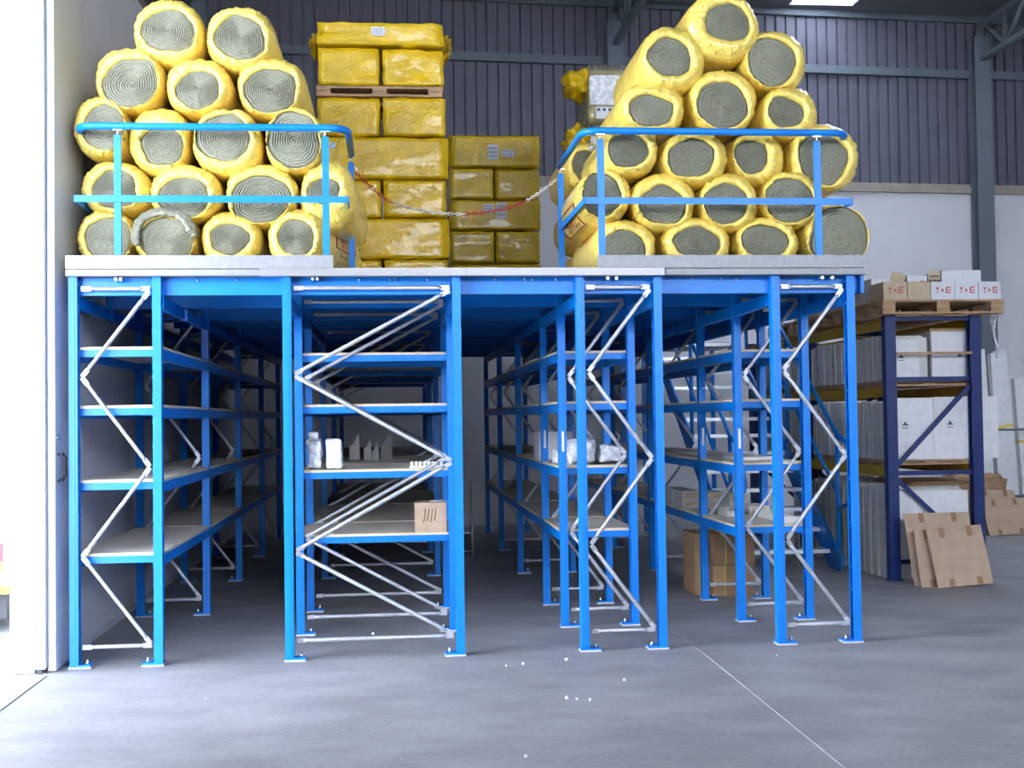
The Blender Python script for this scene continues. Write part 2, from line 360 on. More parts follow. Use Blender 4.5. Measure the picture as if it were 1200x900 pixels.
SZ = [0.719, 1.192, 1.673, 2.052]
LV = ['lowest', 'second lowest', 'second highest', 'top']
shelf_cache = {}
def shelf(ri, ya, yb, li, bayname):
    x0, x1 = RACK[ri]; w = x1 - x0; L = yb - ya - PD
    t = thing('shelf', '%s chipboard shelf on blue beams, %s bay, %s' % (LV[li], bayname, RN[ri]), 'shelf', (x0, ya + PD, SZ[li]), 'mezzanine rack shelves')
    key = (round(w, 1), round(L, 2))
    if key not in shelf_cache:
        bd = MB().box(0.006, w - 0.006, 0.003, L - 0.003, -0.018, 0.0)
        for f in bd.bm.faces:
            f.material_index = 0
        bm_ = bd.mesh('shelf_board', [M['chip'], M['chip_edge']])
        for f in bm_.polygons:
            if abs(f.normal.z) < 0.5: f.material_index = 1
        be = MB().prism([(0.0, -0.085), (0.045, -0.085), (0.045, -0.06), (0.03, -0.055), (0.03, -0.0185), (0.0, -0.0185)], 'y', 0.0, L).mesh('side_beam', M['blue'])
        be2 = MB().prism([(0.0, -0.085), (-0.045, -0.085), (-0.045, -0.06), (-0.03, -0.055), (-0.03, -0.0185), (0.0, -0.0185)], 'y', 0.0, L).mesh('side_beam', M['blue'])
        cb = MB().prism([(0.004, -0.065), (0.03, -0.065), (0.03, -0.0185), (0.004, -0.0185)], 'x', 0.046, w - 0.046).mesh('cross_beam', M['blue'])
        shelf_cache[key] = (bm_, be, be2, cb)
    bm_, be, be2, cb = shelf_cache[key]
    link('shelf_board', bm_, t); link('side_beam', be, t, (0.002, 0, 0)); link('side_beam', be2, t, (w - 0.002, 0, 0))
    link('cross_beam', cb, t); link('cross_beam', cb, t, (0, L - 0.034, 0))
for ri in range(4):
    ys = [FY[0]] + FY[2:] if ri == 0 else FY[1:]
    for b in range(4):
        for li in range(4):
            shelf(ri, ys[b], ys[b+1], li, ['nearest', 'second', 'third', 'rearmost'][b])

# ------------------------------------------------------------------ deck
dk = thing('mezzanine_deck', 'mezzanine deck on blue beams with checker plate front edge', 'mezzanine', (0, 0, HT))
def ch(yc, z0=-0.115, z1=-0.001):                   # C beam across all racks
    return [(yc, z0), (yc + 0.045, z0), (yc + 0.045, z0 + 0.008), (yc + 0.006, z0 + 0.008), (yc + 0.006, z1 - 0.008), (yc + 0.045, z1 - 0.008), (yc + 0.045, z1), (yc, z1)]
for y in FY:
    MB().prism(ch(y + PD + 0.002), 'x', 0.0, 5.26).obj('cross_beam', M['blue'], dk)
for i, y in enumerate([0.5, 1.45, 2.7, 3.4, 4.8, 5.5, 6.9, 7.6]):
    MB().prism(ch(y, -0.075), 'x', 0.06, 5.2).obj('joist', M['blue'], dk)
for (x0, x1) in RACK:
    for i in range(5):
        MB().box(x0 + 0.004, x0 + 0.044, FY[i] + PD + 0.05, FY[i+1], -0.20, -0.118).obj('edge_beam', M['blue'], dk)
        MB().box(x1 - 0.044, x1 - 0.004, FY[i] + PD + 0.05, FY[i+1], -0.20, -0.118).obj('edge_beam', M['blue'], dk)
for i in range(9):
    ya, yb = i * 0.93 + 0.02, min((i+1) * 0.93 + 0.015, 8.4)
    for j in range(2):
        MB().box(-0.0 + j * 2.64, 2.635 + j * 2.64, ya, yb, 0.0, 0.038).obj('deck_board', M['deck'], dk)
MB().box(-0.005, 1.21, -0.045, 0.018, 0.0, 0.04).obj('edge_trim', M['galv'], dk)
MB().box(3.89, 5.285, -0.045, 0.018, 0.0, 0.04).obj('edge_trim', M['galv'], dk)
MB().box(1.213, 2.55, -0.055, 0.018, -0.004, 0.044).obj('tread_plate', M['tread'], dk)
MB().box(2.552, 3.881, -0.055, 0.018, -0.004, 0.044).obj('tread_plate', M['tread'], dk)
MB().box(1.213, 3.4, 0.02, 0.55, 0.0385, 0.044).obj('tread_plate', M['tread'], dk)
kn = MB()
for r_ in range(2):
    for i in range(133):
        xx = 1.223 + i*0.02 + 0.01*r_; zz2 = 0.008 + 0.022*r_
        kn.box(xx-0.0075, xx+0.0075, -0.0585, -0.055, zz2-0.003, zz2+0.003, rot=Matrix.Rotation(0.8 if (i+r_) % 2 else -0.8, 3, 'Y'))
        kn.box(xx-0.0075, xx+0.0075, -0.050+0.022*r_, -0.043+0.022*r_, 0.044, 0.0475)
tag(kn.obj('tread_pattern', M['tread'], dk), kind='stuff')
for x0, x1 in ((-0.005, 1.686), (3.425, 5.28)):
    MB().prism([(-0.05, 0.045), (-0.044, 0.045), (-0.044, 0.123), (-0.03, 0.123), (-0.03, 0.13), (-0.05, 0.13)], 'x', x0, x1).obj('toe_board', M['galv'], dk)
MB().box(5.268, 5.274, -0.03, 8.3, 0.045, 0.125).obj('toe_board', M['galv'], dk)
MB().box(5.262, 5.285, 0.02, 8.3, -0.12, 0.04).obj('edge_trim', M['blue'], dk)
for x in (0.30, 0.33, 1.55, 1.58, 3.5, 3.56, 4.98, 5.05):
    MB().tube([(x, -0.02, -0.02), (x, 0.06, -0.02)], 0.010, 8).obj('bolt', M['bolt'], dk)
for x in (0.8, 1.05, 1.85, 2.05, 2.09, 2.3, 2.75, 2.95, 3.0, 3.16, 4.1, 4.3, 4.4):
    MB().tube([(x, 0.06, -0.03), (x, 0.06, 0.0)], 0.004, 6).obj('bolt', M['bolt'], dk)
MB().box(4.86, 4.98, 0.925, 0.928, -0.17, -0.09).obj('rating_plate', M['white'], dk)
MB().box(4.88, 4.96, 0.922, 0.9245, -0.14, -0.12).obj('rating_print', M['print_dark'], dk)

def arc(cx, cy, r, a0, a1, z, n=6): return [(cx + r*math.cos(a0 + (a1-a0)*i/n), cy + r*math.sin(a0 + (a1-a0)*i/n), z) for i in range(n+1)]
ZD = HT + 0.04
def rail(label, xa, xb, posts, la, lb, ztop=3.475):
    t = thing('guard_rail', label, 'railing', (xa, 0, ZD), 'blue guard rails on the deck'); o = Vector((xa, 0, ZD))
    def rel(p): return tuple(Vector(p) - o)
    r = 0.12
    pts = [(xa, la, ztop)] + arc(xa + r, r, r, PI, 1.5*PI, ztop) + arc(xb - r, r, r, 1.5*PI, 2*PI, ztop) + [(xb, lb, ztop)]
    MB().tube([rel(p) for p in pts], 0.024, 12).obj('top_rail', M['blue'], t)
    zm = ztop - 0.475
    MB().box(*[v - o.x for v in (xa, xb)], -0.024, -0.016, zm - 0.022 - o.z, zm + 0.022 - o.z).obj('mid_rail', M['blue'], t)
    for x, l in ((xa, la), (xb, lb)):
        MB().box(x - 0.004 - o.x, x + 0.004 - o.x, -0.024, l, zm - 0.022 - o.z, zm + 0.022 - o.z).obj('mid_rail', M['blue'], t)
    for (x, y) in posts:
        MB().box(x - 0.022 - o.x, x + 0.022 - o.x, y - 0.012, y + 0.012, 0.0, ztop - 0.06 - o.z).obj('rail_post', M['blue'], t, 0.003)
        MB().tube([(x - o.x, y, ztop - 0.062 - o.z), (x - o.x, y, ztop - 0.02 - o.z)], 0.007, 8).box(x - 0.03 - o.x, x + 0.03 - o.x, y - 0.008, y + 0.008, ztop - 0.028 - o.z, ztop - 0.022 - o.z).obj('support_pin', M['bolt'], t)
    return t
RL = rail('blue guard rail in front of the left pile of rolls', 0.045, 1.785, [(0.313, 0.0), (1.64, 0.0), (1.785 - 0.004, 0.78), (0.049, 0.78)], 0.8, 0.8)
RR = rail('blue guard rail in front of the right pile of rolls', 3.352, 5.20, [(3.468, 0.0), (4.967, 0.0), (3.356, 1.13)], 1.16, 0.12)
for t, x, y in ((RL, 1.64 - 0.045, -0.0), (RR, 3.45 - 3.352, 0.0)):
    MB().tube([(x + (0.05 if t is RL else -0.045) + 0.014*math.cos(a), y, 3.36 - ZD + 0.014*math.sin(a)) for a in [i*PI/5 for i in range(10)]], 0.004, 6, closed=True).obj('chain_ring', M['blue'], t)

# red and white chain across the opening
cp = [(1.80, 0.80, 3.36), (2.026, 0.93, 3.18), (2.25, 0.95, 3.105), (2.535, 0.97, 3.075), (2.80, 1.0, 3.10), (3.027, 1.05, 3.165), (3.20, 1.1, 3.27), (3.345, 1.15, 3.39)]
cv = [Vector(p) for p in cp]
def cat_pt(s):
    s = max(0.0, min(0.9999, s)) * (len(cv) - 1); i = int(s); f = s - i
    p0, p1, p2, p3 = cv[max(i-1, 0)], cv[i], cv[min(i+1, len(cv)-1)], cv[min(i+2, len(cv)-1)]
    return 0.5 * ((2*p1) + (-p0 + p2)*f + (2*p0 - 5*p1 + 4*p2 - p3)*f*f + (-p0 + 3*p1 - 3*p2 + p3)*f**3)
chn = thing('barrier_chain', 'red and white plastic chain sagging between the two guard rails', 'chain', (1.8, 0.8, 3.36))
NL = 62
segs = [(0, 0.17, 'chain_red'), (0.17, 0.47, 'chain_white'), (0.47, 0.76, 'chain_red'), (0.76, 1.0, 'chain_white')]
acc = [MB() for _ in segs]
for i in range(NL):
    s = (i + 0.5) / NL
    j = [k_ for k_, g in enumerate(segs) if g[0] <= s < g[1]][0]
    a, b = cat_pt(i / NL - 0.004), cat_pt((i + 1) / NL + 0.004)
    d = (b - a); L = d.length / 2; d.normalize(); c = (a + b) / 2 - Vector((1.8, 0.8, 3.36))
    side = d.cross(Vector((0, 1, 0))).normalized() if i % 2 else Vector((0, 1, 0))
    wv = 0.010
    loop = [c + d*(L - wv)*sx + d*wv*math.cos(t_)*1 + side*wv*math.sin(t_) for sx, ts in ((1, (-PI/2, 0, PI/2)), (-1, (PI/2, PI, 1.5*PI))) for t_ in ts]
    acc[j].tube(loop, 0.0035, 5, closed=True)
for a, g in zip(acc, segs):
    o = a.obj('chain_length', M[g[2]], chn); o['label'] = 'red chain links' if g[2] == 'chain_red' else 'white chain links'
MB().tube([(0, 0, -0.01), (0.02, 0.0, 0.0), (0.02, 0, 0.02), (0, 0, 0.03), (-0.015, 0, 0.01)], 0.004, 6).obj('hook', M['bolt'], chn)
MB().tube([(1.55, 0.35, 0.01), (1.56, 0.35, 0.03), (1.58, 0.35, 0.03), (1.59, 0.35, 0.01)], 0.004, 6).obj('hook', M['bolt'], chn)

# ------------------------------------------------------------------ insulation rolls
def ell(t, rx, rz, p=2.25):
    c, s = math.cos(t), math.sin(t)
    k_ = (abs(c)**p + abs(s)**p) ** (-1/p)
    return rx*c*k_, rz*s*k_
def make_roll(cx, cz, rx, rz, ix, iz, irx, irz, seed, y0=0.15, L=1.2, label='', bare=False, group=None, text=None):
    rnd = random.Random(seed)
    rx *= 0.985; rz *= 0.985
    t = thing('insulation_roll', label, 'roll', (cx, y0, cz - rz), group)
    NA = 96
    ph = [rnd.uniform(0, 2*PI) for _ in range(6)]
    dx, dz = ix - cx, iz - cz
    corner = rnd.uniform(0, 2*PI)
    def opening(a):
        w = 1 + 0.035*math.sin(2*a + ph[0]) + 0.03*math.sin(3*a + ph[1]) + 0.02*math.sin(5*a + ph[2]) + 0.012*math.sin(11*a + ph[3])
        c_ = math.cos(a - corner); w += 0.12 * max(0, c_)**14
        x, z = ell(a, irx, irz, 2.1); x = dx + x*w; z = dz + z*w
        ox, oz = ell(math.atan2(z/rz, x/rx), rx, rz); lim = math.hypot(ox, oz)*0.90; q_ = math.hypot(x, z)
        return (x*lim/q_, z*lim/q_) if q_ > lim else (x, z)
    def outer(a, y):
        w = 1 + 0.012*math.sin(3*a + ph[4] + y*2) + 0.010*math.sin(5*a + ph[5]) - 0.012
        x, z = ell(a, rx, rz); return x*w, z*w
    #             blend outer<-opening, y, wrinkle
    rings = [(0.0, 0.030, 0.0), (0.02, 0.010, 0.2), (0.25, -0.004, 0.8), (0.5, 0.006, 1.0), (0.72, 0.028, 1.0), (0.88, 0.062, 0.8), (0.965, 0.11, 0.5), (1.0, 0.18, 0.3), (1.0, 0.35, 0.35), (1.0, 0.55, 0.3), (1.0, 0.75, 0.35), (1.0, 0.92, 0.35), (1.0, L - 0.14, 0.4), (0.93, L - 0.06, 0.7), (0.7, L - 0.015, 1), (0.35, L, 1)]
    bm = bmesh.new(); R = []
    for (f, y, wr) in rings:
        row = []
        for k_ in range(NA):
            a = 2*PI*k_/NA
            ox, oz = outer(a, y); px_, pz_ = opening(a) if y < L*0.7 else (0, 0)
            x = px_*(1-f) + ox*f; z = pz_*(1-f) + oz*f
            if wr:
                nz = -abs(noise.noise(Vector((math.cos(a)*5, math.sin(a)*5 + seed*3.7, y*5)))) * 0.022 - abs(noise.noise(Vector((math.cos(a)*11, math.sin(a)*11 + seed, y*16)))) * 0.016
                nz += 0.004
                rr = math.hypot(x, z) or 1
                x += x/rr * nz * wr; z += z/rr * nz * wr
                yy = y + abs(noise.noise(Vector((math.cos(a)*7, math.sin(a)*7, seed + f*3)))) * 0.022 * wr
            else: yy = y
            row.append(bm.verts.new((x, max(yy, -0.03), z)))
        R.append(row)
    for i in range(len(R) - 1):
        for k_ in range(NA):
            f = bm.faces.new((R[i][k_], R[i+1][k_], R[i+1][(k_+1) % NA], R[i][(k_+1) % NA])); f.smooth = True
    bm.faces.new(R[-1])
    bmesh.ops.translate(bm, vec=(0, 0, rz), verts=bm.verts)
    bmesh.ops.recalc_face_normals(bm, faces=bm.faces)
    me = bpy.data.meshes.new('plastic_wrap'); bm.to_mesh(me); bm.free(); me.materials.append(M['yellow_film'])
    link('plastic_wrap', me, t)
    # wool end with the spiral of the wound mat
    bm = bmesh.new(); NR = 60; turns = rnd.uniform(10.5, 14); R = []
    grow = 1.05 if not bare else 1.02; rel = rnd.uniform(0.005, 0.009)
    dome = rnd.uniform(0.0, 0.018); hand = rnd.choice((-1, 1))
    c0 = bm.verts.new((dx, 0.006, dz + rz))
    for i in range(1, NR + 1):
        f = i / NR; row = []
        for k_ in range(NA):
            a = 2*PI*k_/NA
            x, z = opening(a); x = dx + (x-dx)*f*grow; z = dz + (z-dz)*f*grow
            ox, oz = outer(a, 0.1); lim = math.hypot(ox, oz)*0.93; rr_ = math.hypot(x, z)
            if rr_ > lim: x *= lim/rr_; z *= lim/rr_
            wob = noise.noise(Vector((x*9 + seed, z*9, 0))) * 1.6
            s = math.sin(2*PI*(f*turns + hand*a/(2*PI)) + wob)
            y = 0.012 - rel * abs(s)**0.7 * (1 if s > 0 else -1) - dome*(1 - f*f) + noise.noise(Vector((x*30, z*30, seed))) * 0.003 + (0.03*max(0, f-0.85)/0.15)
            row.append(bm.verts.new((x, y, z + rz)))
        R.append(row)
    for k_ in range(NA): bm.faces.new((c0, R[0][(k_+1) % NA], R[0][k_]))
    for i in range(NR - 1):
        for k_ in range(NA):
            f = bm.faces.new((R[i][k_], R[i][(k_+1) % NA], R[i+1][(k_+1) % NA], R[i+1][k_])); f.smooth = True
    back = [bm.verts.new((v.co.x, 0.20, v.co.z)) for v in R[-1]]
    for k_ in range(NA): bm.faces.new((R[-1][k_], R[-1][(k_+1) % NA], back[(k_+1) % NA], back[k_]))
    bm.faces.new(back)
    bmesh.ops.recalc_face_normals(bm, faces=bm.faces)
    me = bpy.data.meshes.new('wool_core'); bm.to_mesh(me); bm.free(); me.materials.append(M['wool'])
    link('wool_core', me, t)
    if bare:                                        # loose outer lap of wool outside the film
        lap = MB()
        for q in range(3):
            rr = 1.0 + 0.0 - 0.06*q
            pts_ = []
            for k_ in range(40):
                a = PI*0.02 + k_/39*PI*1.02 + q*0.1
                x, z = ell(a, rx*rr*0.93, rz*rr*0.93); pts_.append((x, 0.0 - 0.012*q + 0.006*math.sin(7*a), z + rz))
            lap.tube(pts_, [0.020 + 0.004*math.sin(k_*1.7) for k_ in range(40)], 8)
        lap.obj('loose_wool_lap', M['wool'], t)
    if text:
        side, lines = text                          # +1 right flank, -1 left flank
        for (s_, size, ang, ystart, mname) in lines:
            cu = bpy.data.curves.new('t', 'FONT'); cu.body = s_; cu.size = size; cu.align_x = 'CENTER'
            cu.extrude = 0.0
            tmp = bpy.data.objects.new('t', cu); C.objects.link(tmp)
            bpy.context.view_layer.update()
            tm = bpy.data.meshes.new_from_object(tmp.evaluated_get(bpy.context.evaluated_depsgraph_get()))
            bpy.data.objects.remove(tmp)
            for v in tm.vertices:
                u_, v_ = v.co.x, v.co.y
                y = (ystart + u_) if side > 0 else (ystart - u_)
                a = ang + v_/ (rx) if side > 0 else PI - (ang + v_/rx)
                x, z = ell(a, rx + 0.004, rz + 0.004); v.co = (x, y, z + rz)
            tm.materials.clear(); tm.materials.append(M[mname]); tm.name = 'printed_text'
            link('printed_text', tm, t)
        for (a0, a1, ya, yb) in ((1, 1, 0, 0),) if False else []: pass
    return t
def flank_frame(t, rx, rz, side, ang0, ang1, y0_, y1_):
    b = MB()
    def P(a, y):
        a = a if side > 0 else PI - a
        x, z = ell(a, rx + 0.003, rz + 0.003); return (x, y, z + rz)
    for a in (ang0, ang1): b.tube([P(a, y0_ + (y1_-y0_)*i/4) for i in range(5)], 0.0045, 4)
    for y in (y0_, y1_): b.tube([P(ang0 + (ang1-ang0)*i/6, y) for i in range(7)], 0.0045, 4)
    b.obj('printed_frame', M['print_red'], t)

LEFT = [
('A',0.601,4.159,0.241,0.233,0.607,4.142,0.173,0.136),('B',1.071,4.125,0.239,0.229,1.076,4.104,0.164,0.144),
('C',0.343,3.833,0.232,0.228,0.368,3.779,0.173,0.176),('D',0.796,3.792,0.226,0.201,0.801,3.753,0.138,0.125),('E',1.271,3.803,0.238,0.219,1.267,3.765,0.173,0.148),
('F',0.157,3.513,0.186,0.217,0.202,3.489,0.141,0.148),('G',0.534,3.429,0.208,0.240,0.568,3.380,0.138,0.124),('H',0.983,3.418,0.236,0.238,0.968,3.433,0.164,0.161),('I',1.426,3.437,0.207,0.231,1.425,3.422,0.179,0.183),
('J',0.242,3.110,0.234,0.193,0.250,3.094,0.141,0.124),('K',0.701,3.077,0.242,0.206,0.705,3.039,0.161,0.130),('L',1.200,3.072,0.251,0.226,1.199,3.030,0.196,0.161),('M',1.635,3.067,0.196,0.257,1.619,3.090,0.104,0.085),
('N',0.182,2.771,0.197,0.209,0.215,2.761,0.156,0.138),('O',0.575,2.763,0.213,0.202,0.610,2.745,0.190,0.167),('P',0.995,2.766,0.207,0.206,0.995,2.767,0.133,0.095),('Q',1.417,2.775,0.214,0.216,1.430,2.770,0.127,0.115)]
RIGHT = [
('T',4.383,4.252,0.276,0.259,4.399,4.272,0.148,0.133),
('a',4.027,4.024,0.244,0.248,3.995,4.024,0.144,0.136),('b',4.764,4.030,0.242,0.228,4.718,4.001,0.173,0.171),
('c',3.878,3.681,0.245,0.196,3.851,3.648,0.150,0.111),('d',4.380,3.738,0.255,0.237,4.357,3.698,0.179,0.159),('e',4.854,3.659,0.219,0.200,4.808,3.647,0.125,0.106),
('f',3.720,3.397,0.200,0.208,3.680,3.369,0.142,0.118),('g',4.165,3.332,0.250,0.199,4.129,3.321,0.161,0.133),('h',4.622,3.340,0.212,0.194,4.559,3.340,0.121,0.113),('i',5.104,3.348,0.265,0.255,5.071,3.332,0.183,0.164),
('j',3.539,3.077,0.193,0.194,3.490,3.065,0.149,0.150),('k',3.945,3.027,0.237,0.217,3.924,2.992,0.160,0.129),('l',4.403,3.026,0.220,0.215,4.358,3.007,0.159,0.136),('m',4.846,3.048,0.227,0.211,4.814,3.029,0.179,0.159),
('n',3.674,2.736,0.231,0.183,3.647,2.711,0.153,0.110),('o',4.174,2.744,0.254,0.191,4.164,2.737,0.156,0.108),('p',4.673,2.747,0.242,0.195,4.641,2.743,0.164,0.114),('q',5.166,2.787,0.246,0.235,5.185,2.780,0.218,0.205)]
POS = {'A':'left one of the two topmost','B':'right one of the two topmost','C':'left one in the row of three','D':'small-faced middle one in the row of three','E':'right one in the row of three',
'F':'leftmost in the third row up, behind the top rail','G':'second in the third row up','H':'third in the third row up','I':'rightmost in the third row up, wide wool face',
'J':'leftmost in the second row up, behind the mid rail','K':'second in the second row up','L':'third in the second row up, wide wool face','M':'rightmost in the second row up, mostly yellow',
'N':'leftmost in the bottom row','O':'torn one with loose wool lap in the bottom row','P':'third in the bottom row, small wool face','Q':'rightmost in the bottom row, printed side',
'T':'single topmost one','a':'left one just under the top roll','b':'right one just under the top roll','c':'left one in the row of three above the rail','d':'middle one in the row of three above the rail','e':'right one in the row of three above the rail',
'f':'leftmost just under the top rail','g':'second from left just under the top rail','h':'third from left, small-faced, just under the top rail','i':'rightmost just under the top rail',
'j':'leftmost at the mid rail, red print on its side','k':'second from left at the mid rail','l':'third from left at the mid rail','m':'rightmost at the mid rail',
'n':'leftmost in the bottom row','o':'second from left in the bottom row','p':'third from left in the bottom row','q':'rightmost bottom one with bare wool face'}
TXT = {'Q': (1, [('TERVOL', 0.13, -0.06, 0.62, 'print_red'), ('Stone wool', 0.05, -0.38, 0.56, 'print_dark'), ('EN 13162', 0.05, -0.66, 0.56, 'print_dark')]),
       'j': (-1, [('TERVOL', 0.15, -0.85, 0.62, 'print_red')]),
       'n': (-1, [('TERVOL', 0.13, 0.30, 0.50, 'print_red')])}
for sd, lst, side in ((11, LEFT, 'left'), (60, RIGHT, 'right')):
    for i, (nm, cx, cz, rx, rz, ix, iz, irx, irz) in enumerate(lst):
        rr = random.Random(sd + i)
        if nm in 'NOPQnopq': cz = max(cz, HT + 0.045 + rz)
        cz += 0.006
        t = make_roll(cx, cz, rx, rz, ix, iz + 0.006, irx, irz, sd + i, y0=0.125 + rr.uniform(0, 0.05), L=1.15 + rr.uniform(0, 0.05),
                  label='yellow-wrapped insulation roll, %s pile: %s' % (side, POS[nm]), bare=(nm == 'O'), group='insulation rolls on the deck', text=TXT.get(nm))
        if nm == 'Q': t.rotation_euler = (0, 0, -0.19)
        if nm == 'M': t.rotation_euler = (0, 0, -0.06)
        if nm == 'Q': flank_frame(t, rx*0.985, rz*0.985, 1, -0.13, 0.50, 0.33, 0.91)
        if nm == 'j': flank_frame(t, rx*0.985, rz*0.985, -1, -0.98, -0.10, 0.28, 0.96)
BACK = [('left', 1.66, 3.15, 0.215, 0.235, 'partly hidden one behind the right end at rail height', 0.78), ('left', 1.64, 2.745, 0.205, 0.19, 'partly hidden one behind the bottom right end', 0.80),
        ('right', 3.70, 2.745, 0.20, 0.19, 'hidden bottom one behind the left end', 1.1), ('right', 3.66, 3.13, 0.205, 0.20, 'partly hidden one behind the mid rail end', 1.1), ('right', 3.63, 3.54, 0.205, 0.205, 'partly hidden one behind the upper left end', 1.1)]
for i, (sd, cx, cz, rx, rz, ds, L_) in enumerate(BACK):
    make_roll(cx, cz, rx, rz, cx, cz, rx*0.65, rz*0.6, 200 + i, y0=1.38 + 0.005*i, L=L_, label='yellow-wrapped insulation roll, %s pile: %s' % (sd, ds), group='insulation rolls on the deck')

# ------------------------------------------------------------------ yellow wrapped packs on pallets
def soft_box(x0, x1, y0, y1, z0, z1, seed, amp=0.012, nx=12, ny=6, nz=6, rnd_=0.03):
    bm = bmesh.new(); bmesh.ops.create_cube(bm, size=1)
    bmesh.ops.subdivide_edges(bm, edges=bm.edges[:], cuts=9, use_grid_fill=True)
    sx, sy, sz = x1-x0, y1-y0, z1-z0
    for v in bm.verts:
        p = Vector((v.co.x*sx, v.co.y*sy, v.co.z*sz))
        q = Vector((max(-sx/2+rnd_, min(sx/2-rnd_, p.x)), max(-sy/2+rnd_, min(sy/2-rnd_, p.y)), max(-sz/2+rnd_, min(sz/2-rnd_, p.z))))
        d = p - q
        if d.length > 1e-6: p = q + d.normalized()*rnd_ if sum(abs(c) > 1e-6 for c in d) > 1 else p
        n_ = noise.noise(Vector((p.x*9 + seed, p.y*9, p.z*9))) + 0.6*noise.noise(Vector((p.x*22, p.y*22 + seed, p.z*26)))
        nn = Vector((v.co.x, v.co.y, v.co.z)); nn = Vector([c if abs(c) > 0.49 else 0 for c in nn])
        if nn.length: nn.normalize()
        p += nn * (n_ * amp - amp*0.45)
        v.co = p + Vector(((x0+x1)/2, (y0+y1)/2, (z0+z1)/2))
    for f in bm.faces: f.smooth = True
    return bm
def soft_obj(name, args, seed, m, parent=None, amp=0.012, rnd_=0.03, loc=None):
    bm = soft_box(*args, seed, amp, rnd_=rnd_); me = bpy.data.meshes.new(name); bm.to_mesh(me); bm.free(); me.materials.append(m)
    return link(name, me, parent, loc)
def pack(x0, x1, y0, y1, z0, z1, seed, label, flap=0.0, lab=None, amp=0.010):
    o = Vector(((x0+x1)/2, (y0+y1)/2, z0))
    t = thing('insulation_pack', label, 'pack', o, 'yellow insulation packs on the deck')
    soft_obj('plastic_film', (x0-o.x, x1-o.x, y0-o.y, y1-o.y, 0, z1-z0), seed, M['yellow_pack'], t, amp, 0.012)
    if flap:                                       # crumpled film ears at the right hand end
        for sgn in flap if isinstance(flap, tuple) else (1,):
            ex = (x1 if sgn > 0 else x0) - o.x
            bm = bmesh.new(); bmesh.ops.create_icosphere(bm, subdivisions=4, radius=0.5)
            for v in bm.verts:
                d = v.co.normalized(); k_ = 1 + 0.55*noise.noise(d*3.2 + Vector((seed, 0, 0))) + 0.3*noise.noise(d*8)
                v.co = Vector((d.x*0.055*k_ + sgn*0.02, d.y*(y1-y0)*0.3*k_, d.z*(z1-z0)*0.42*k_)) + Vector((ex, 0, (z1-z0)*0.5))
            for f in bm.faces: f.smooth = True
            me = bpy.data.meshes.new('film_end'); bm.to_mesh(me); bm.free(); me.materials.append(M['yellow_pack']); link('film_end', me, t)
    if lab:
        for (lx, lz, w, h_) in lab:
            q = MB().box(lx-o.x, lx+w-o.x, y0-o.y-0.006, y0-o.y-0.001, lz-o.z, lz+h_-o.z).obj('pack_label', M['white'], t)
            pr = MB()
            for r_ in range(3):
                for c_ in range(4):
                    pr.box(lx-o.x + w*(0.12+0.2*c_), lx-o.x + w*(0.12+0.2*c_+0.1), y0-o.y-0.0075, y0-o.y-0.0062, lz-o.z + h_*(0.2+0.25*r_), lz-o.z + h_*(0.2+0.25*r_+0.10))
            pr.obj('label_print', M['print_dark'], q)
    return t
def pallet(x, y, z, L, D, label, rz=0, group='wooden pallets', h=0.125):
    t = thing('wooden_pallet', label, 'pallet', (x, y, z), group, rz)
    k_ = h/0.144
    bt = MB().box(0, L, -0.045, 0.045, 0, 0.02).mesh('bottom_board', M['wood'])
    for yy in (0.05, D/2, D-0.05): link('bottom_board', bt, t, (0, yy, 0))
    bl = MB().box(-0.06, 0.06, -0.045, 0.045, 0.02, h-0.04).mesh('block', M['wood'])
    for yy in (0.05, D/2, D-0.05):
        for xx in (0.06, L/2, L-0.06): link('block', bl, t, (xx, yy, 0))
    cr = MB().box(-0.06, 0.06, 0, D, h-0.04, h-0.02).mesh('cross_board', M['wood'])
    for xx in (0.06, L/2, L-0.06): link('cross_board', cr, t, (xx, 0, 0))
    tp = MB().box(0, L, -0.06, 0.06, h-0.02, h).mesh('top_board', M['wood'])
    for i in range(5): link('top_board', tp, t, (0, 0.06 + i*(D-0.12)/4, 0))
    return t
DT = HT + 0.046
tallc = 'tall yellow stack: '
S1 = [(2.60,2.90,2),(2.905,3.25,1),(3.258,3.575,2),(3.585,3.940,1),(3.948,4.275,2)]
pallet(1.45, 2.2, DT-0.002, 1.10, 0.8, 'wooden pallet under the tall yellow stack, on the deck', h=0.055)
nm_ = ['bottom pair', 'second layer', 'third layer pair', 'fourth layer', 'fifth layer pair under the pallet']
sd = 300
for i, (za, zb, nn) in enumerate(S1):
    sh = (0.0, -0.02, -0.02, 0.01, 0.0)[i]
    if nn == 2:
        pack(1.455+sh, 1.985, 2.22, 3.0, za, zb, sd, 'yellow insulation pack, tall stack, left one of the %s' % nm_[i]); sd += 1
        pack(2.0, 2.54+sh*0.3, 2.2, 3.0, za, zb, sd, 'yellow insulation pack, tall stack, right one of the %s' % nm_[i]); sd += 1
    else:
        pack(1.44+sh, 2.56, 2.2, 3.0, za, zb, sd, 'wide yellow insulation pack, tall stack, %s from the bottom' % nm_[i], amp=0.014); sd += 1
pallet(1.45, 2.2, 4.282, 1.06, 0.8, 'wooden pallet high in the tall yellow stack', h=0.085)
pack(1.465, 1.985, 2.2, 3.0, 4.372, 4.695, 340, 'yellow insulation pack on the high pallet, left one of the pair')
pack(2.0, 2.53, 2.2, 3.0, 4.372, 4.690, 341, 'crinkled yellow insulation pack on the high pallet, right one of the pair', amp=0.018)
pack(1.46, 2.53, 2.15, 3.0, 4.70, 4.90, 342, 'topmost yellow insulation pack with loose film ends and white label', flap=(1, -1), lab=[(1.92, 4.78, 0.11, 0.075)], amp=0.02)
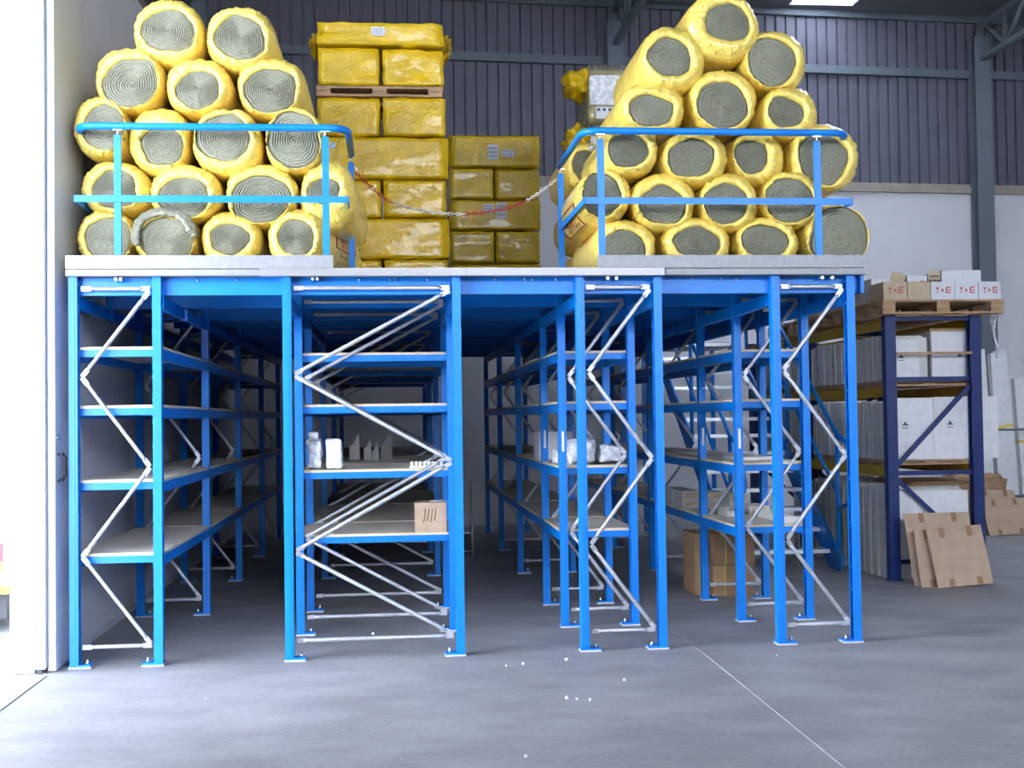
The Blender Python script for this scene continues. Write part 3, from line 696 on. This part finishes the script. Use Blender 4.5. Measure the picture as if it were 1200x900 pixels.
S2 = [(2.66,3.04,2),(3.05,3.43,1),(3.44,3.83,2),(3.845,4.215,1),(4.225,4.595,2),(4.61,5.005,1)]
pallet(2.78, 6.6, DT-0.002, 1.09, 0.8, 'wooden pallet under the shorter rear yellow stack', h=0.11)
n2 = ['bottom pair', 'second layer', 'third layer pair', 'fourth layer', 'fifth layer pair', 'topmost layer']
for i, (za, zb, nn) in enumerate(S2):
    if nn == 2:
        pack(2.78, 3.315, 6.6, 7.4, za, zb, 360+i, 'yellow insulation pack, shorter rear stack, left one of the %s' % n2[i])
        pack(3.33, 3.88, 6.6, 7.4, za, zb, 370+i, 'yellow insulation pack, shorter rear stack, right one of the %s' % n2[i])
    else:
        lab = {5: [(3.25, 4.70, 0.13, 0.19), (3.42, 4.73, 0.15, 0.10)], 3: [(3.18, 4.04, 0.14, 0.12), (3.34, 3.98, 0.13, 0.20)]}.get(i)
        pack(2.77, 3.89, 6.6, 7.4, za, zb, 380+i, 'wide yellow insulation pack, shorter rear stack, %s' % n2[i], lab=lab)
# another stack mostly hidden behind the left pile
for i in range(6):
    za = DT + i*0.345 + 0.004*i
    pack(0.75, 1.29, 2.9, 3.6, za, za + 0.34, 400+i, 'yellow insulation pack behind the left pile, %s layer up' % ORD[i])

# clear wrapped stack behind the right pile
def wrapped(x0, x1, y0, y1, z0, z1, label, seed, tuft):
    t = thing('wrapped_slab_pack', label, 'pack', ((x0+x1)/2, y0, z0), 'clear wrapped slab packs')
    w = (x1-x0)/2; h_ = z1-z0; D = y1-y0
    soft_obj('slab_bundle', (-w, w, 0, D, 0, h_), seed, M['pack_olive'], t, 0.008)
    soft_obj('film_band', (-w+0.02, w+0.004, -0.008, 0.02, h_*0.30, h_*0.80), seed+1, M['plastic_bag'], t, 0.004, 0.006)
    q = MB().box(-w+0.08, w-0.1, -0.017, -0.009, h_*0.06, h_*0.26).obj('pack_label', M['white'], t)
    pr = MB()
    for k_ in range(12): pr.box(-w+0.09+k_*0.055, -w+0.12+k_*0.055, -0.020, -0.0175, h_*0.19, h_*0.24)
    pr.obj('label_print', M['print_dark'], q)
    b = MB()
    for k_ in range(26): b.box(-w+0.02+k_*(2*w-0.04)/26, -w+0.035+k_*(2*w-0.04)/26, -0.010, -0.003, h_*0.88, h_*0.97)
    b.obj('printed_edge', M['print_dark'], t)
    if tuft:
        bm = bmesh.new(); bmesh.ops.create_icosphere(bm, subdivisions=4, radius=1)
        for v in bm.verts:
            d = v.co.normalized(); k_ = 1 + 0.5*noise.noise(d*2.4 + Vector((seed, 0, 0))) + 0.12*noise.noise(d*6)
            v.co = Vector((d.x*0.13*k_ - 0.02, d.y*0.22*k_ + D*0.25, d.z*0.14*k_)) + Vector((-w-0.06, 0, h_*0.72))
        for f in bm.faces: f.smooth = True
        me = bpy.data.meshes.new('yellow_film_tuft'); bm.to_mesh(me); bm.free(); me.materials.append(M['yellow_pack'])
        o = link('yellow_film_tuft', me, t); o['label'] = 'crumpled yellow film end'
M['pack_olive'] = mat('olive_film', (0.30, 0.26, 0.12), 0.3, noise_scale=9, noise_amt=0.3, bump=0.5, bump_scale=30, coat=0.4)
pallet(3.96, 3.5, DT-0.002, 0.92, 0.75, 'wooden pallet under the clear wrapped slabs, behind the right pile', h=0.09)
zz_ = DT + 0.092
for i in range(4):
    h_ = (4.985 - (DT + 0.092)) / 4 - 0.004
    wrapped(3.97, 4.87, 3.5, 4.2, zz_, zz_ + h_, ['clear wrapped slab pack behind the right pile, bottom of the stack', 'clear wrapped slab pack behind the right pile, second from the bottom', 'clear wrapped slab pack behind the right pile, second from the top', 'topmost clear wrapped slab pack with a yellow film tuft'][i], 420+i*3, i >= 2)
    zz_ += h_ + 0.004

# ------------------------------------------------------------------ goods on the mezzanine shelves
def carton(x0, x1, y0, y1, z0, z1, label, m='card', group=None, rz=0, tape=True, name='carton', cat='box', straps=0):
    o = Vector(((x0+x1)/2, (y0+y1)/2, z0)); t = thing(name, label, cat, o, group, rz)
    a, b, h_ = (x1-x0)/2, (y1-y0)/2, z1-z0
    MB().box(-a, a, -b, b, 0, h_-0.003).obj('carton_body', M[m], t, min(0.004, a*0.05))
    lid = MB(); g = 0.0015
    lid.box(-a, a, -b, -g, h_-0.003, h_).box(-a, a, g, b, h_-0.003, h_); lid.obj('flap', M[m], t)
    if tape:
        tw = min(0.025, a*0.2)
        MB().box(-a-0.001, a+0.001, -tw, tw, h_, h_+0.001).box(a, a+0.001, -tw, tw, h_*0.75, h_+0.001).box(-a-0.001, -a, -tw, tw, h_*0.75, h_+0.001).obj('tape', M['tape'], t)
    for s_ in range(straps):
        xx = -a + 2*a*(s_+0.7)/(straps+0.4)
        MB().box(xx-0.006, xx+0.006, -b-0.0025, -b, -0.0, h_).box(xx-0.006, xx+0.006, -b-0.0025, b, h_, h_+0.0025).obj('strap', M['strap'], t)
    return t
s0, s1 = SZ[0]+0.001, SZ[1]+0.001
o = carton(2.215, 2.45, 1.03, 1.28, s0, 0.935, 'brown cardboard carton at the right front of the lowest wide shelf', 'card_front')
MB().box(0.0, 0.12, -0.06, -0.03, 0.2175, 0.226).obj('metal_strip', M['zinc'], o)
pr = MB()
for k_ in range(4): pr.tube([(-0.055 + k_*0.026, -0.1265, 0.07 + 0.01*(k_ % 2)), (-0.045 + k_*0.026, -0.1265, 0.12), (-0.04 + k_*0.026, -0.1265, 0.17)], 0.0035, 4)
pr.obj('printed_mark', M['tape'], o)
def bag(name, label, x0, x1, y0, y1, z0, z1, seed, cat='bag', amp=0.02, extra=None, group=None, rz=0):
    t = thing(name, label, cat, ((x0+x1)/2, (y0+y1)/2, z0), group, rz)
    a, b = (x1-x0)/2, (y1-y0)/2
    soft_obj('wrapped_body', (-a, a, -b, b, 0, z1-z0), seed, M['plastic_bag'], t, amp, min(a, b, (z1-z0)/2)*0.5)
    return t
b1 = bag('wrapped_fitting', 'tall white plastic-wrapped fitting, left end of the second wide shelf', 1.425, 1.535, 1.06, 1.2, s1, 1.42, 510, 'parcel')
soft_obj('wrapped_top', (-0.045, 0.04, -0.05, 0.05, 0.215, 0.285), 511, M['plastic_bag'], b1, 0.012, 0.02)
b2 = bag('wrapped_box', 'white square plastic-wrapped box beside the tall fitting', 1.56, 1.69, 1.04, 1.2, s1, 1.425, 512, 'parcel', 0.012)
MB().box(-0.055, 0.05, -0.087, -0.078, 0.012, 0.215).obj('white_front', M['white'], b2)
t = thing('fitting_strip', 'white serrated strip of small fittings at the right of the second wide shelf', 'parts', (2.18, 1.04, s1))
MB().box(0, 0.25, 0, 0.06, 0, 0.015).obj('backing_strip', M['white'], t)
fm = MB().box(-0.011, 0.011, 0.002, 0.055, 0.015, 0.048).mesh('fitting', M['plastic_bag'])
for i in range(8): link('fitting', fm, t, (0.018 + i*0.031, 0, 0))
for i, (x, w, h_, y) in enumerate(((1.71, 0.09, 0.24, 3.2), (1.83, 0.07, 0.20, 3.1), (1.90, 0.06, 0.17, 3.0), (2.0, 0.10, 0.27, 3.3))):
    t = thing('wrapped_profile', ['broad pale upright profile in the second bay of the second wide shelf', 'pointed pale upright profile in the middle of that group', 'small pale upright profile next to the pointed one', 'tall slanted pale upright profile, right end of that group'][i], 'parts', (x, y, s1), 'upright pale profiles on the wide rack')
    MB().prism([(-w/2, 0), (w/2, 0), (w/2, h_), (w*0.15, h_*0.85), (-w*0.1, h_*0.6), (-w/2, h_*0.5)], 'y', -0.06, 0.06).obj('profile_body', M['packet'], t, 0.004)
# narrow rack three: white carton and bags
o = carton(3.31, 3.60, 2.35, 2.75, s1, 1.43, 'white carton in the second bay of the third rack, second shelf', 'white', tape=False)
bag('plastic_bag', 'bulky clear plastic bag at the left front of the third rack second shelf', 3.37, 3.60, 1.08, 1.4, s1, 1.40, 520, amp=0.03)
bag('plastic_bag', 'long low clear plastic bag lying right on the third rack second shelf', 3.61, 3.81, 1.1, 1.75, s1, 1.345, 521, amp=0.03)
bag('plastic_bag', 'small clear plastic bag hanging at the left edge of that shelf', 3.30, 3.36, 1.30, 1.50, s1, 1.30, 522, amp=0.02)
# rack four: pale packets
k_ = 0
for (x, y, zl) in ((4.65, 2.75, 0), (4.65, 2.75, 1), (4.65, 3.12, 0), (4.65, 3.12, 1), (4.84, 2.55, 0), (4.84, 2.55, 1), (4.93, 2.2, 0), (4.93, 2.2, 1), (5.0, 1.85, 0)):
    lay = 'upper' if zl else 'lower'
    pos = {2.75: 'left pair', 3.12: 'rear pair', 2.55: 'middle pair', 2.2: 'right pair', 1.85: 'single one at the right front'}[y]
    o = thing('paper_packet', 'pale oblong packet on the fourth rack lowest shelf, %s of the %s' % (lay, pos) if y != 1.85 else 'pale oblong packet on the fourth rack lowest shelf, single one at the right front', 'packet', (x, y, s0 + zl*0.077), 'pale packets on the fourth rack')
    MB().box(0, 0.17, 0, 0.33, 0, 0.074).obj('wrapper', M['packet'], o, 0.006)
    MB().box(0.02, 0.15, -0.0015, 0, 0.012, 0.06).obj('end_label', M['card_pale'], o)
    k_ += 1
for i, (x, y) in enumerate(((5.02, 1.05), (4.78, 1.75))):
    o = thing('cardboard_tray', ['long pale lidless tray at the front of the fourth rack lowest shelf', 'shorter pale lidless tray behind the long one on the fourth rack'][i], 'tray', (x, y, s0), 'pale trays on the fourth rack')
    L = 0.72 if i == 0 else 0.4; w = 0.14
    MB().box(0, w, 0, L, 0, 0.006).box(0, 0.006, 0, L, 0.006, 0.05).box(w-0.006, w, 0, L, 0.006, 0.05).box(0.006, w-0.006, 0, 0.006, 0.006, 0.05).box(0.006, w-0.006, L-0.006, L, 0.006, 0.05).obj('tray_body', M['packet'], o)
o = thing('long_board', 'long pale board lying on the fourth rack second shelf', 'board', (4.80, 1.4, s1))
MB().box(0, 0.30, 0, 3.4, 0, 0.025).obj('board_body', M['foam_edge'], o, 0.003)
# strapped cartons under the fourth rack
carton(4.79, 5.15, 2.25, 2.62, 0.0, 0.262, 'strapped brown carton on the floor under the fourth rack, lower one', 'card', straps=2, tape=False)
carton(4.80, 5.16, 2.25, 2.62, 0.267, 0.53, 'strapped brown carton under the fourth rack, stacked on the lower one', 'card', straps=2, tape=False)
carton(4.655, 4.755, 2.35, 2.75, 0.0, 0.53, 'narrow upright brown carton left of the strapped pair', 'card', straps=1, tape=False)

# small ladder in the far aisle
t = thing('step_ladder', 'small grey metal ladder standing in the dark aisle behind the wide rack', 'ladder', (2.55, 5.3, 0))
for x in (0.0, 0.37):
    MB().tube([(x, 0, 0), (x, 0.28, 0.86)], 0.012, 6).obj('ladder_rail', M['zinc'], t)
    MB().tube([(x, 0.56, 0), (x, 0.30, 0.84)], 0.009, 6).obj('rear_leg', M['zinc'], t)
for i in range(4):
    z = 0.10 + i*0.19
    MB().box(0.012, 0.358, z*0.33 - 0.02, z*0.33 + 0.03, z - 0.006, z + 0.008).obj('rung', M['zinc'], t)

# ------------------------------------------------------------------ staircase to the deck
st = thing('staircase', 'blue steel staircase with aluminium treads behind the racks on the right', 'stairs', (5.4, 3.5, 0))
W_ = 1.03; RI, GO = 0.19, 0.27; N_ = 13
sl = RI/GO
for x in (-0.012, W_ - 0.008):
    MB().prism([(0.06, 0.0), (0.36, 0.0), (GO*N_ + 0.36, RI*N_ - 0.0), (GO*N_ + 0.1, RI*N_ + 0.03), ( 0.02, 0.13)], 'x', x, x + 0.02).obj('stringer', M['blue'], st)
tm = MB().box(0.012, W_ - 0.012, 0, 0.24, -0.03, 0.0).box(0.012, W_ - 0.012, -0.004, 0.0, -0.035, 0.004).mesh('tread', M['alu'])
for i in range(1, N_ + 1): link('tread', tm, st, (0, 0.06 + GO*i, RI*i))
for j, x in enumerate((-0.03, W_ + 0.03)):
    y0_, z0_ = 0.19, 1.22
    pts_ = [(x, -0.05, z0_ - 0.55), (x, -0.20, z0_ - 0.50), (x, -0.28, z0_ - 0.32), (x, -0.22, z0_ - 0.10), (x, -0.08, z0_ + 0.04)]
    MB().tube([(x, 0.19, z0_ - 0.62)] + pts_ + [(x, y0_, z0_ + 0.13), (x, y0_ + 1.7, z0_ + 0.13 + 1.7*sl), (x, GO*N_, z0_ + 0.13 + (GO*N_ - y0_)*sl)], 0.022, 8).obj('hand_rail', M['blue'], st)
    MB().tube([(x, y0_ + 0.05, z0_ - 0.42), (x, GO*N_, z0_ - 0.42 + (GO*N_ - y0_ - 0.05)*sl)], 0.018, 8).obj('mid_rail', M['blue'], st)
    for yy in (0.19, 1.7, 3.2):
        MB().tube([(x, yy, 0.1 + (yy - 0.1)*sl), (x, yy, z0_ + 0.12 + (yy - y0_)*sl)], 0.022, 8).obj('rail_post', M['blue'], st)
MB().box(-0.02, W_ + 0.02, GO*N_ + 0.33, GO*N_ + 1.2, RI*N_ - 0.04, RI*N_ + 0.03).obj('landing_plate', M['galv'], st)
for x in (0.03, W_ - 0.05):
    MB().box(x, x + 0.05, GO*N_ + 1.1, GO*N_ + 1.15, 0, RI*N_ - 0.04).obj('landing_leg', M['blue'], st)

# ------------------------------------------------------------------ pallet rack on the right
PX0, PX1 = 6.617, 7.542
PF = [2.82, 4.95, 7.08]
for i, y in enumerate(PF):
    t = thing('pallet_rack_frame', 'dark blue pallet rack end frame, %s' % ['nearest the camera with cartons leaning on it', 'middle one behind the white boards', 'rearmost, almost hidden'][i], 'rack frame', (PX0, y, 0), 'dark blue pallet rack frames')
    pm_ = MB().prism([(0, 0), (0.10, 0), (0.10, 0.02), (0.006, 0.02), (0.006, 0.07), (0.10, 0.07), (0.10, 0.09), (0, 0.09)], 'z', 0.0, 2.46)
    z = 0.1
    while z < 2.4:
        pm_.box(-0.004, 0.0, 0.02, 0.04, z, z+0.02); pm_.box(0.03, 0.045, -0.0035, 0.0, z, z + 0.03); z += 0.1
    pm_ = pm_.mesh('rack_post', M['rack_blue'])
    link('rack_post', pm_, t); q = link('rack_post', pm_, t, (PX1 - PX0, 0.09, 0)); q.rotation_euler = (0, 0, PI)
    W2 = PX1 - PX0
    for (xa, za, xb, zb) in ((0.1, 2.43, W2-0.1, 2.43), (0.1, 1.864, W2-0.1, 1.864), (0.1, 0.99, W2-0.1, 0.99), (0.1, 1.06, W2-0.1, 1.80), (0.1, 0.93, W2-0.1, 0.25), (0.1, 0.17, W2-0.1, 0.17)):
        d = Vector((xb-xa, 0, zb-za)); L = d.length; ang = math.atan2(d.z, d.x)
        cx_, cz_ = (xa+xb)/2, (za+zb)/2
        MB().box(cx_-L/2, cx_+L/2, 0.025, 0.05, cz_-0.02, cz_+0.02, rot=Matrix.Rotation(-ang, 3, 'Y')).obj('brace', M['rack_blue'], t)
    MB().box(-0.02, 0.12, -0.02, 0.11, 0, 0.008).obj('foot_plate', M['rack_blue'], t)
    MB().box(W2-0.12, W2+0.02, -0.02, 0.11, 0, 0.008).obj('foot_plate', M['rack_blue'], t)
tw = thing('timber_batten', 'thin timber batten tied across the near end frame', 'batten', (PX0+0.1, 2.80, 2.103))
MB().box(0, PX1-PX0-0.2, 0, 0.018, -0.012, 0.012).obj('batten_body', M['wood'], tw)
BZ = [(0.955, 1.06), (1.70, 1.80), (2.33, 2.44)]
for b in range(2):
    for li, (za, zb) in enumerate(BZ):
        for s_, x in enumerate((PX0 + 0.012, PX1 - 0.052)):
            t = thing('pallet_rack_beam', 'yellow %s side beam of the pallet rack, %s bay, %s level' % ('left' if s_ == 0 else 'right', ['near', 'rear'][b], ['lowest', 'middle', 'top'][li]), 'beam', (x, PF[b] + 0.092, za), 'yellow pallet rack beams')
            MB().prism([(0, 0), (0.04, 0), (0.04, zb-za), (0.022, zb-za), (0.022, zb-za-0.02), (0, zb-za-0.02)], 'y', 0, PF[b+1] - PF[b] - 0.094).obj('beam_rail', M['rack_yellow'], t)
            MB().box(-0.005, 0.045, -0.001, 0.006, -0.06, zb-za).obj('end_hook', M['rack_yellow'], t)
# pallets and cartons on top
TZ = 2.462
py = [2.70, 3.55, 4.40, 5.3]
for i, y in enumerate(py):
    pallet(6.55, y, TZ, 1.16, 0.8, 'wooden pallet on top of the pallet rack, %s' % ['nearest', 'second back', 'third back', 'rearmost'][i], h=0.13)
TB = TZ + 0.132
def glyphs(t, x0, y, z0, w, h_):
    g = MB(); e = 0.0015
    def B(a, b, c, d): g.box(x0 + a*w, x0 + b*w, y - e, y, z0 + c*h_, z0 + d*h_)
    B(0.08, 0.26, 0.62, 0.70); B(0.12, 0.22, 0.50, 0.62); B(0.155, 0.185, 0.28, 0.50); B(0.11, 0.23, 0.24, 0.28)      # fragile glass
    B(0.42, 0.47, 0.30, 0.62); B(0.36, 0.53, 0.42, 0.50)                                                            # handling mark
    B(0.64, 0.92, 0.66, 0.76); B(0.64, 0.72, 0.24, 0.66); B(0.64, 0.92, 0.22, 0.32); B(0.76, 0.92, 0.44, 0.54)       # square mark
    g.obj('printed_symbols', M['red'], t)
xs_ = [6.565, 6.795, 7.02, 7.25, 7.48, 7.70]
for i in range(5):
    mm = ['card_pale', 'card_pale', 'white', 'white', 'white'][i]
    x0_, x1_ = xs_[i] + 0.002, xs_[i+1] - 0.004
    t = carton(x0_, x1_, 2.72, 3.05, TB, TB + 0.165, ['pale brown carton with red symbols at the left end of the front pallet row', 'plain pale brown carton, second in the front pallet row', 'white carton with red symbols, middle of the front pallet row', 'white carton with red symbols, second from the right in the front pallet row', 'white carton with red symbols, right end of the front pallet row'][i], mm, 'cartons on the pallet rack top', tape=False)
    if i != 1: glyphs(t, -(x1_-x0_)*0.36, -(0.33)/2 - 0.0005, 0.035, (x1_-x0_)*0.78, 0.11)
t = carton(6.60, 6.78, 3.08, 3.4, TB, TB + 0.235, 'white carton in the second row at the left, top layer', 'white', 'cartons on the pallet rack top', tape=False)
t = carton(6.80, 6.935, 3.08, 3.4, TB, TB + 0.20, 'open pale carton with raised flap in the second row', 'card_pale', 'cartons on the pallet rack top', tape=False)
MB().box(-0.067, 0.067, -0.16, -0.155, 0.20, 0.29, rot=Matrix.Rotation(0.25, 3, 'Y')).obj('raised_flap', M['card_pale'], t)
t = carton(6.955, 7.15, 3.08, 3.4, TB, TB + 0.265, 'white carton with red symbols in the second row', 'white', 'cartons on the pallet rack top', tape=False)
glyphs(t, -0.0975, -0.1605, 0.1, 0.195, 0.15)
t = carton(7.165, 7.285, 3.08, 3.4, TB, TB + 0.22, 'open pale carton with blue striped flap in the second row', 'card_pale', 'cartons on the pallet rack top', tape=False)
fp = MB().box(-0.06, 0.06, -0.16, -0.155, 0.19, 0.31).obj('raised_flap', M['card_pale'], t)
MB().box(-0.05, 0.05, -0.162, -0.1602, 0.25, 0.265).obj('flap_stripe', M['print_dark'], fp)
carton(7.30, 7.69, 3.08, 3.48, TB, TB + 0.315, 'wide plain white carton at the right of the second row', 'white', 'cartons on the pallet rack top', tape=False)
carton(6.56, 6.98, 3.58, 4.3, TB, TB + 0.17, 'flat pale brown carton on the second pallet back', 'card_pale', 'cartons on the pallet rack top')
carton(6.56, 6.98, 4.44, 5.15, TB, TB + 0.15, 'flat pale brown carton on the third pallet back', 'card_pale', 'cartons on the pallet rack top')
carton(7.0, 7.66, 3.6, 4.3, TB, TB + 0.20, 'wide white carton on the second pallet back, right side', 'white', 'cartons on the pallet rack top', tape=False)
# hanging clear wrap tail at the right end of the nearest pallet
t = thing('loose_wrap', 'loose clear wrap hanging off the right end of the near pallet', 'plastic wrap', (7.725, 2.9, 2.60))
tb = MB(); rnd = random.Random(5)
for s_ in range(3):
    tb.tube([(0.0 + 0.02*s_ + 0.02*math.sin(i*0.9 + s_), 0.06*s_, -i*0.055) for i in range(11 - s_*2)], [0.012 + 0.006*math.sin(i*1.7) for i in range(11 - s_*2)], 6)
tb.obj('wrap_tail', M['plastic_bag'], t)

# pallets on the lower levels, boards standing on them
for li, z in ((0, 1.062), (1, 1.802)):
    for b in range(2):
        for j in range(2):
            pallet(PX0 + 0.02, PF[b] + 0.11 + j*1.0, z - 0.10 + 0.1, 0.88, 0.9, 'low wooden pallet on the %s beams, %s bay, %s half' % (['lowest', 'middle'][li], ['near', 'rear'][b], ['near', 'far'][j]), h=0.05)
def boards(z, y0_, y1_, xa, xb, h_, n_, seed, lv, thick=0.028, mname='foam_edge', lean=0.05):
    rnd = random.Random(seed)
    me = MB().box(0, xb - xa, 0, thick, 0, h_).mesh('board_sheet', [M[mname]])
    st_ = (y1_ - y0_)/n_
    for i in range(n_):
        t = link('foam_board', me, None, (xa + rnd.uniform(-0.012, 0.012), y0_ + i*st_, z))
        t.rotation_euler = (-lean*0.5, rnd.uniform(-0.006, 0.006), rnd.uniform(-0.02, 0.02))
        t.scale = (1 + rnd.uniform(-0.02, 0.02), min(1, st_*rnd.uniform(0.45, 0.85)/thick), 1 + rnd.uniform(-0.045, 0.03))
        tag(t, 'pale board standing on edge in the row at pallet rack %s' % lv, 'board', 'boards on edge, %s' % lv)
boards(0.002, 2.93, 5.6, 6.64, 7.40, 0.84, 48, 1, 'floor level', lean=0.03)
boards(1.115, 2.93, 4.90, 6.64, 7.40, 0.54, 34, 2, 'lowest beams', lean=0.02)
boards(1.115, 5.08, 6.9, 6.64, 7.40, 0.54, 30, 5, 'lowest beams, rear bay', lean=0.02)
boards(1.855, 2.95, 4.90, 6.64, 7.08, 0.42, 34, 3, 'middle beams', lean=0.02)
boards(1.855, 5.08, 6.9, 6.64, 7.08, 0.42, 30, 6, 'middle beams, rear bay', lean=0.02)
def front_panel(x0, x1, y, z0, z1, label, mark=True, m='foam', d=0.02):
    t = thing('foam_board', label, 'panel', (x0, y, z0), 'white panels at the pallet rack end')
    MB().box(0, x1-x0, 0, d, 0, z1-z0).obj('panel_sheet', M[m], t, 0.002)
    if mark:
        c, h_ = (x1-x0)*(0.28 if mark is True else mark), (z1-z0)*0.55
        MB().prism([(c-0.035, h_), (c+0.035, h_), (c+0.012, h_+0.02), (c, h_+0.045), (c-0.012, h_+0.02)], 'y', -0.0015, 0.0).box(c-0.03, c+0.03, -0.0015, 0, h_-0.025, h_-0.018).obj('printed_mark', M['mark_green'], t)
    return t
M['mark_green'] = mat('dark_green_print', (0.05, 0.10, 0.10), 0.6)
front_panel(6.72, 7.10, 2.915-0.01, 1.115, 1.69, 'white panel standing left on the lowest beams, small dark mark')
front_panel(7.11, 7.74, 2.915, 1.115, 1.695, 'white panel standing right on the lowest beams, small dark mark', 0.25)
front_panel(6.72, 7.42, 2.905, 0.002, 0.82, 'large white panel standing at floor level behind the leaning cartons', False)
front_panel(6.73, 6.98, 2.915, 1.855, 2.235, 'small white panel standing left on the middle beams', 0.3)
t = thing('white_box', 'deep white box with dark grey side on the middle beams', 'box', (7.12, 2.95, 1.855))
MB().box(0, 0.36, 0, 0.7, 0, 0.46).obj('box_body', M['foam'], t, 0.004)
MB().box(-0.004, -0.0005, 0.02, 0.68, 0.01, 0.45).obj('grey_side', M['foam_edge'], t)
MB().box(-0.02, 0.38, -0.015, 0.72, 0.462, 0.485).obj('card_lid', M['card'], t)
MB().prism([(0.24, 0.22), (0.31, 0.22), (0.287, 0.24), (0.275, 0.265), (0.263, 0.24)], 'y', -0.0015, 0.0).obj('printed_mark', M['mark_green'], t)
t = thing('cardboard_sheets', 'crumpled brown cardboard sheets lying on the boards under the lowest beams', 'cardboard', (6.9, 3.0, 0.862))
for i in range(3):
    MB().box(0.02*i, 0.62 + 0.03*i, 0.02*i, 0.9, 0.0 + 0.012*i, 0.006 + 0.012*i).obj('sheet', M['card'], t)

# flattened cartons leaning on the near frame
def leaning(x0, x1, y, h_, lean, label, tilt=0.0, d=0.02, m='card_front', group='flattened cartons leaning at the rack'):
    t = thing('flattened_carton', label, 'cardboard', (x0, y, 0.004), group)
    t.rotation_euler = (-lean, tilt, 0)
    w = x1 - x0
    MB().box(0, w, 0, d*0.45, 0, h_).obj('front_ply', M[m], t, 0.002)
    MB().box(0.01, w-0.004, d*0.5, d, 0.006, h_-0.01).obj('rear_ply', M[m], t, 0.002)
    for xx in (w*0.22, w*0.72):
        MB().box(xx, xx+0.05, -0.001, 0.0, h_-0.09, h_-0.002).obj('tape', M['tape'], t)
        MB().box(xx, xx+0.05, -0.001, 0.0, 0.002, 0.07).obj('tape', M['tape'], t)
leaning(6.68, 7.30, 2.45, 0.665, 0.32, 'large flattened carton leaning at the back against the rack frame')
leaning(6.70, 7.10, 2.36, 0.52, 0.30, 'narrow flattened carton leaning in the middle of the three', 0.02)
leaning(6.82, 7.33, 2.28, 0.53, 0.30, 'front flattened carton leaning at the right of the three', -0.06)
leaning(9.42, 9.98, 6.40, 0.46, 0.35, 'flattened carton leaning beside the far white tubes', -0.05, group='flattened cartons by the back wall')
leaning(9.36, 9.9, 6.52, 0.60, 0.35, 'taller flattened carton behind the far leaning one', 0.04, group='flattened cartons by the back wall')
t = thing('cardboard_heap', 'crumpled brown cardboard heap beyond the pallet rack', 'cardboard', (9.25, 7.0, 0))
soft_obj('heap', (0, 0.8, 0, 0.5, 0, 0.75), 700, M['card'], t, 0.09, 0.1)
# white tubes leaning on the back wall
tubes = [(10.02, 2.0, 0.06), (10.22, 2.42, 0.075), (10.40, 2.36, 0.07), (10.57, 2.40, 0.075), (10.75, 2.0, 0.07), (10.92, 2.3, 0.06), (11.08, 1.9, 0.07)]
for i, (x, h_, r) in enumerate(tubes):
    t = thing('packing_tube', 'tall white wrapped tube leaning by the back wall, %s from the left' % ORD[i], 'tube', (x, 7.9 + 0.03*(i % 2), 0.01), 'white tubes by the back wall')
    t.rotation_euler = (-0.10, 0.015*(i % 3 - 1), 0)
    MB().box(-r, r, -r*0.7, r*0.7, 0, h_).obj('tube_body', M['foam'], t, 0.02)
    MB().box(-r-0.002, r+0.002, -r*0.7-0.002, r*0.7+0.002, h_*0.55, h_*0.57).obj('band', M['strap'], t)
t = thing('tube_rack', 'grey metal stand holding the white tubes', 'stand', (9.95, 7.7, 0))
for x in (0.0, 1.25): MB().tube([(x, 0, 0), (x, 0, 1.35)], 0.02, 8).obj('stand_post', M['steel_grey'], t)
for z in (0.4, 1.3): MB().tube([(0, 0, z), (1.25, 0, z)], 0.016, 8).obj('stand_bar', M['steel_grey'], t)
# white crumbs on the floor
for i, (x, y) in enumerate(((2.75, -0.38), (2.86, -0.34), (3.15, -0.25), (4.5, -0.35), (2.65, -2.4), (3.0, -1.3), (3.05, -1.33), (3.12, -1.36), (1.9, 0.9), (1.0, -1.0), (3.4, -0.9))):
    bm = bmesh.new(); bmesh.ops.create_icosphere(bm, subdivisions=1, radius=0.007 + 0.003*(i % 3))
    me = bpy.data.meshes.new('crumb'); bm.to_mesh(me); bm.free(); me.materials.append(M['white'])
    tag(link('foam_crumb', me, None, (x, y, 0.005)), 'white foam crumb on the concrete floor in front of the racks', 'debris', 'foam crumbs on the floor')

# ------------------------------------------------------------------ van outside the left door
v = thing('van', 'white van with red and yellow stripes parked outside the left door', 'van', (-3.2, 1.2, 0))
def vb(name, x0, x1, y0, y1, z0, z1, m, bv=0.0): return MB().box(x0, x1, y0, y1, z0, z1).obj(name, M[m], v, bv)
VX = 2.45
vb('van_body', -2.3, VX, 0.0, 1.9, 0.36, 1.9, 'van_white', 0.06)
vb('window', -1.9, VX-0.1, -0.012, -0.001, 0.92, 1.16, 'van_glass')
vb('red_stripe', -2.2, VX-0.03, -0.014, -0.001, 0.56, 0.69, 'van_red')
vb('yellow_stripe', -2.2, VX-0.03, -0.014, -0.001, 0.49, 0.55, 'van_yellow')
vb('bumper', -2.3, VX+0.02, -0.05, -0.002, 0.33, 0.38, 'van_yellow', 0.01)
vb('silver_sill', -2.3, VX, -0.03, -0.002, 0.39, 0.47, 'zinc', 0.01)
vb('underbody', -2.2, VX-0.05, 0.15, 1.8, 0.12, 0.355, 'black')
for x in (-1.4, 1.6):
    MB().tube([(x, 0.05, 0.33), (x, 0.28, 0.33)], 0.33, 24).obj('wheel', M['black'], v)
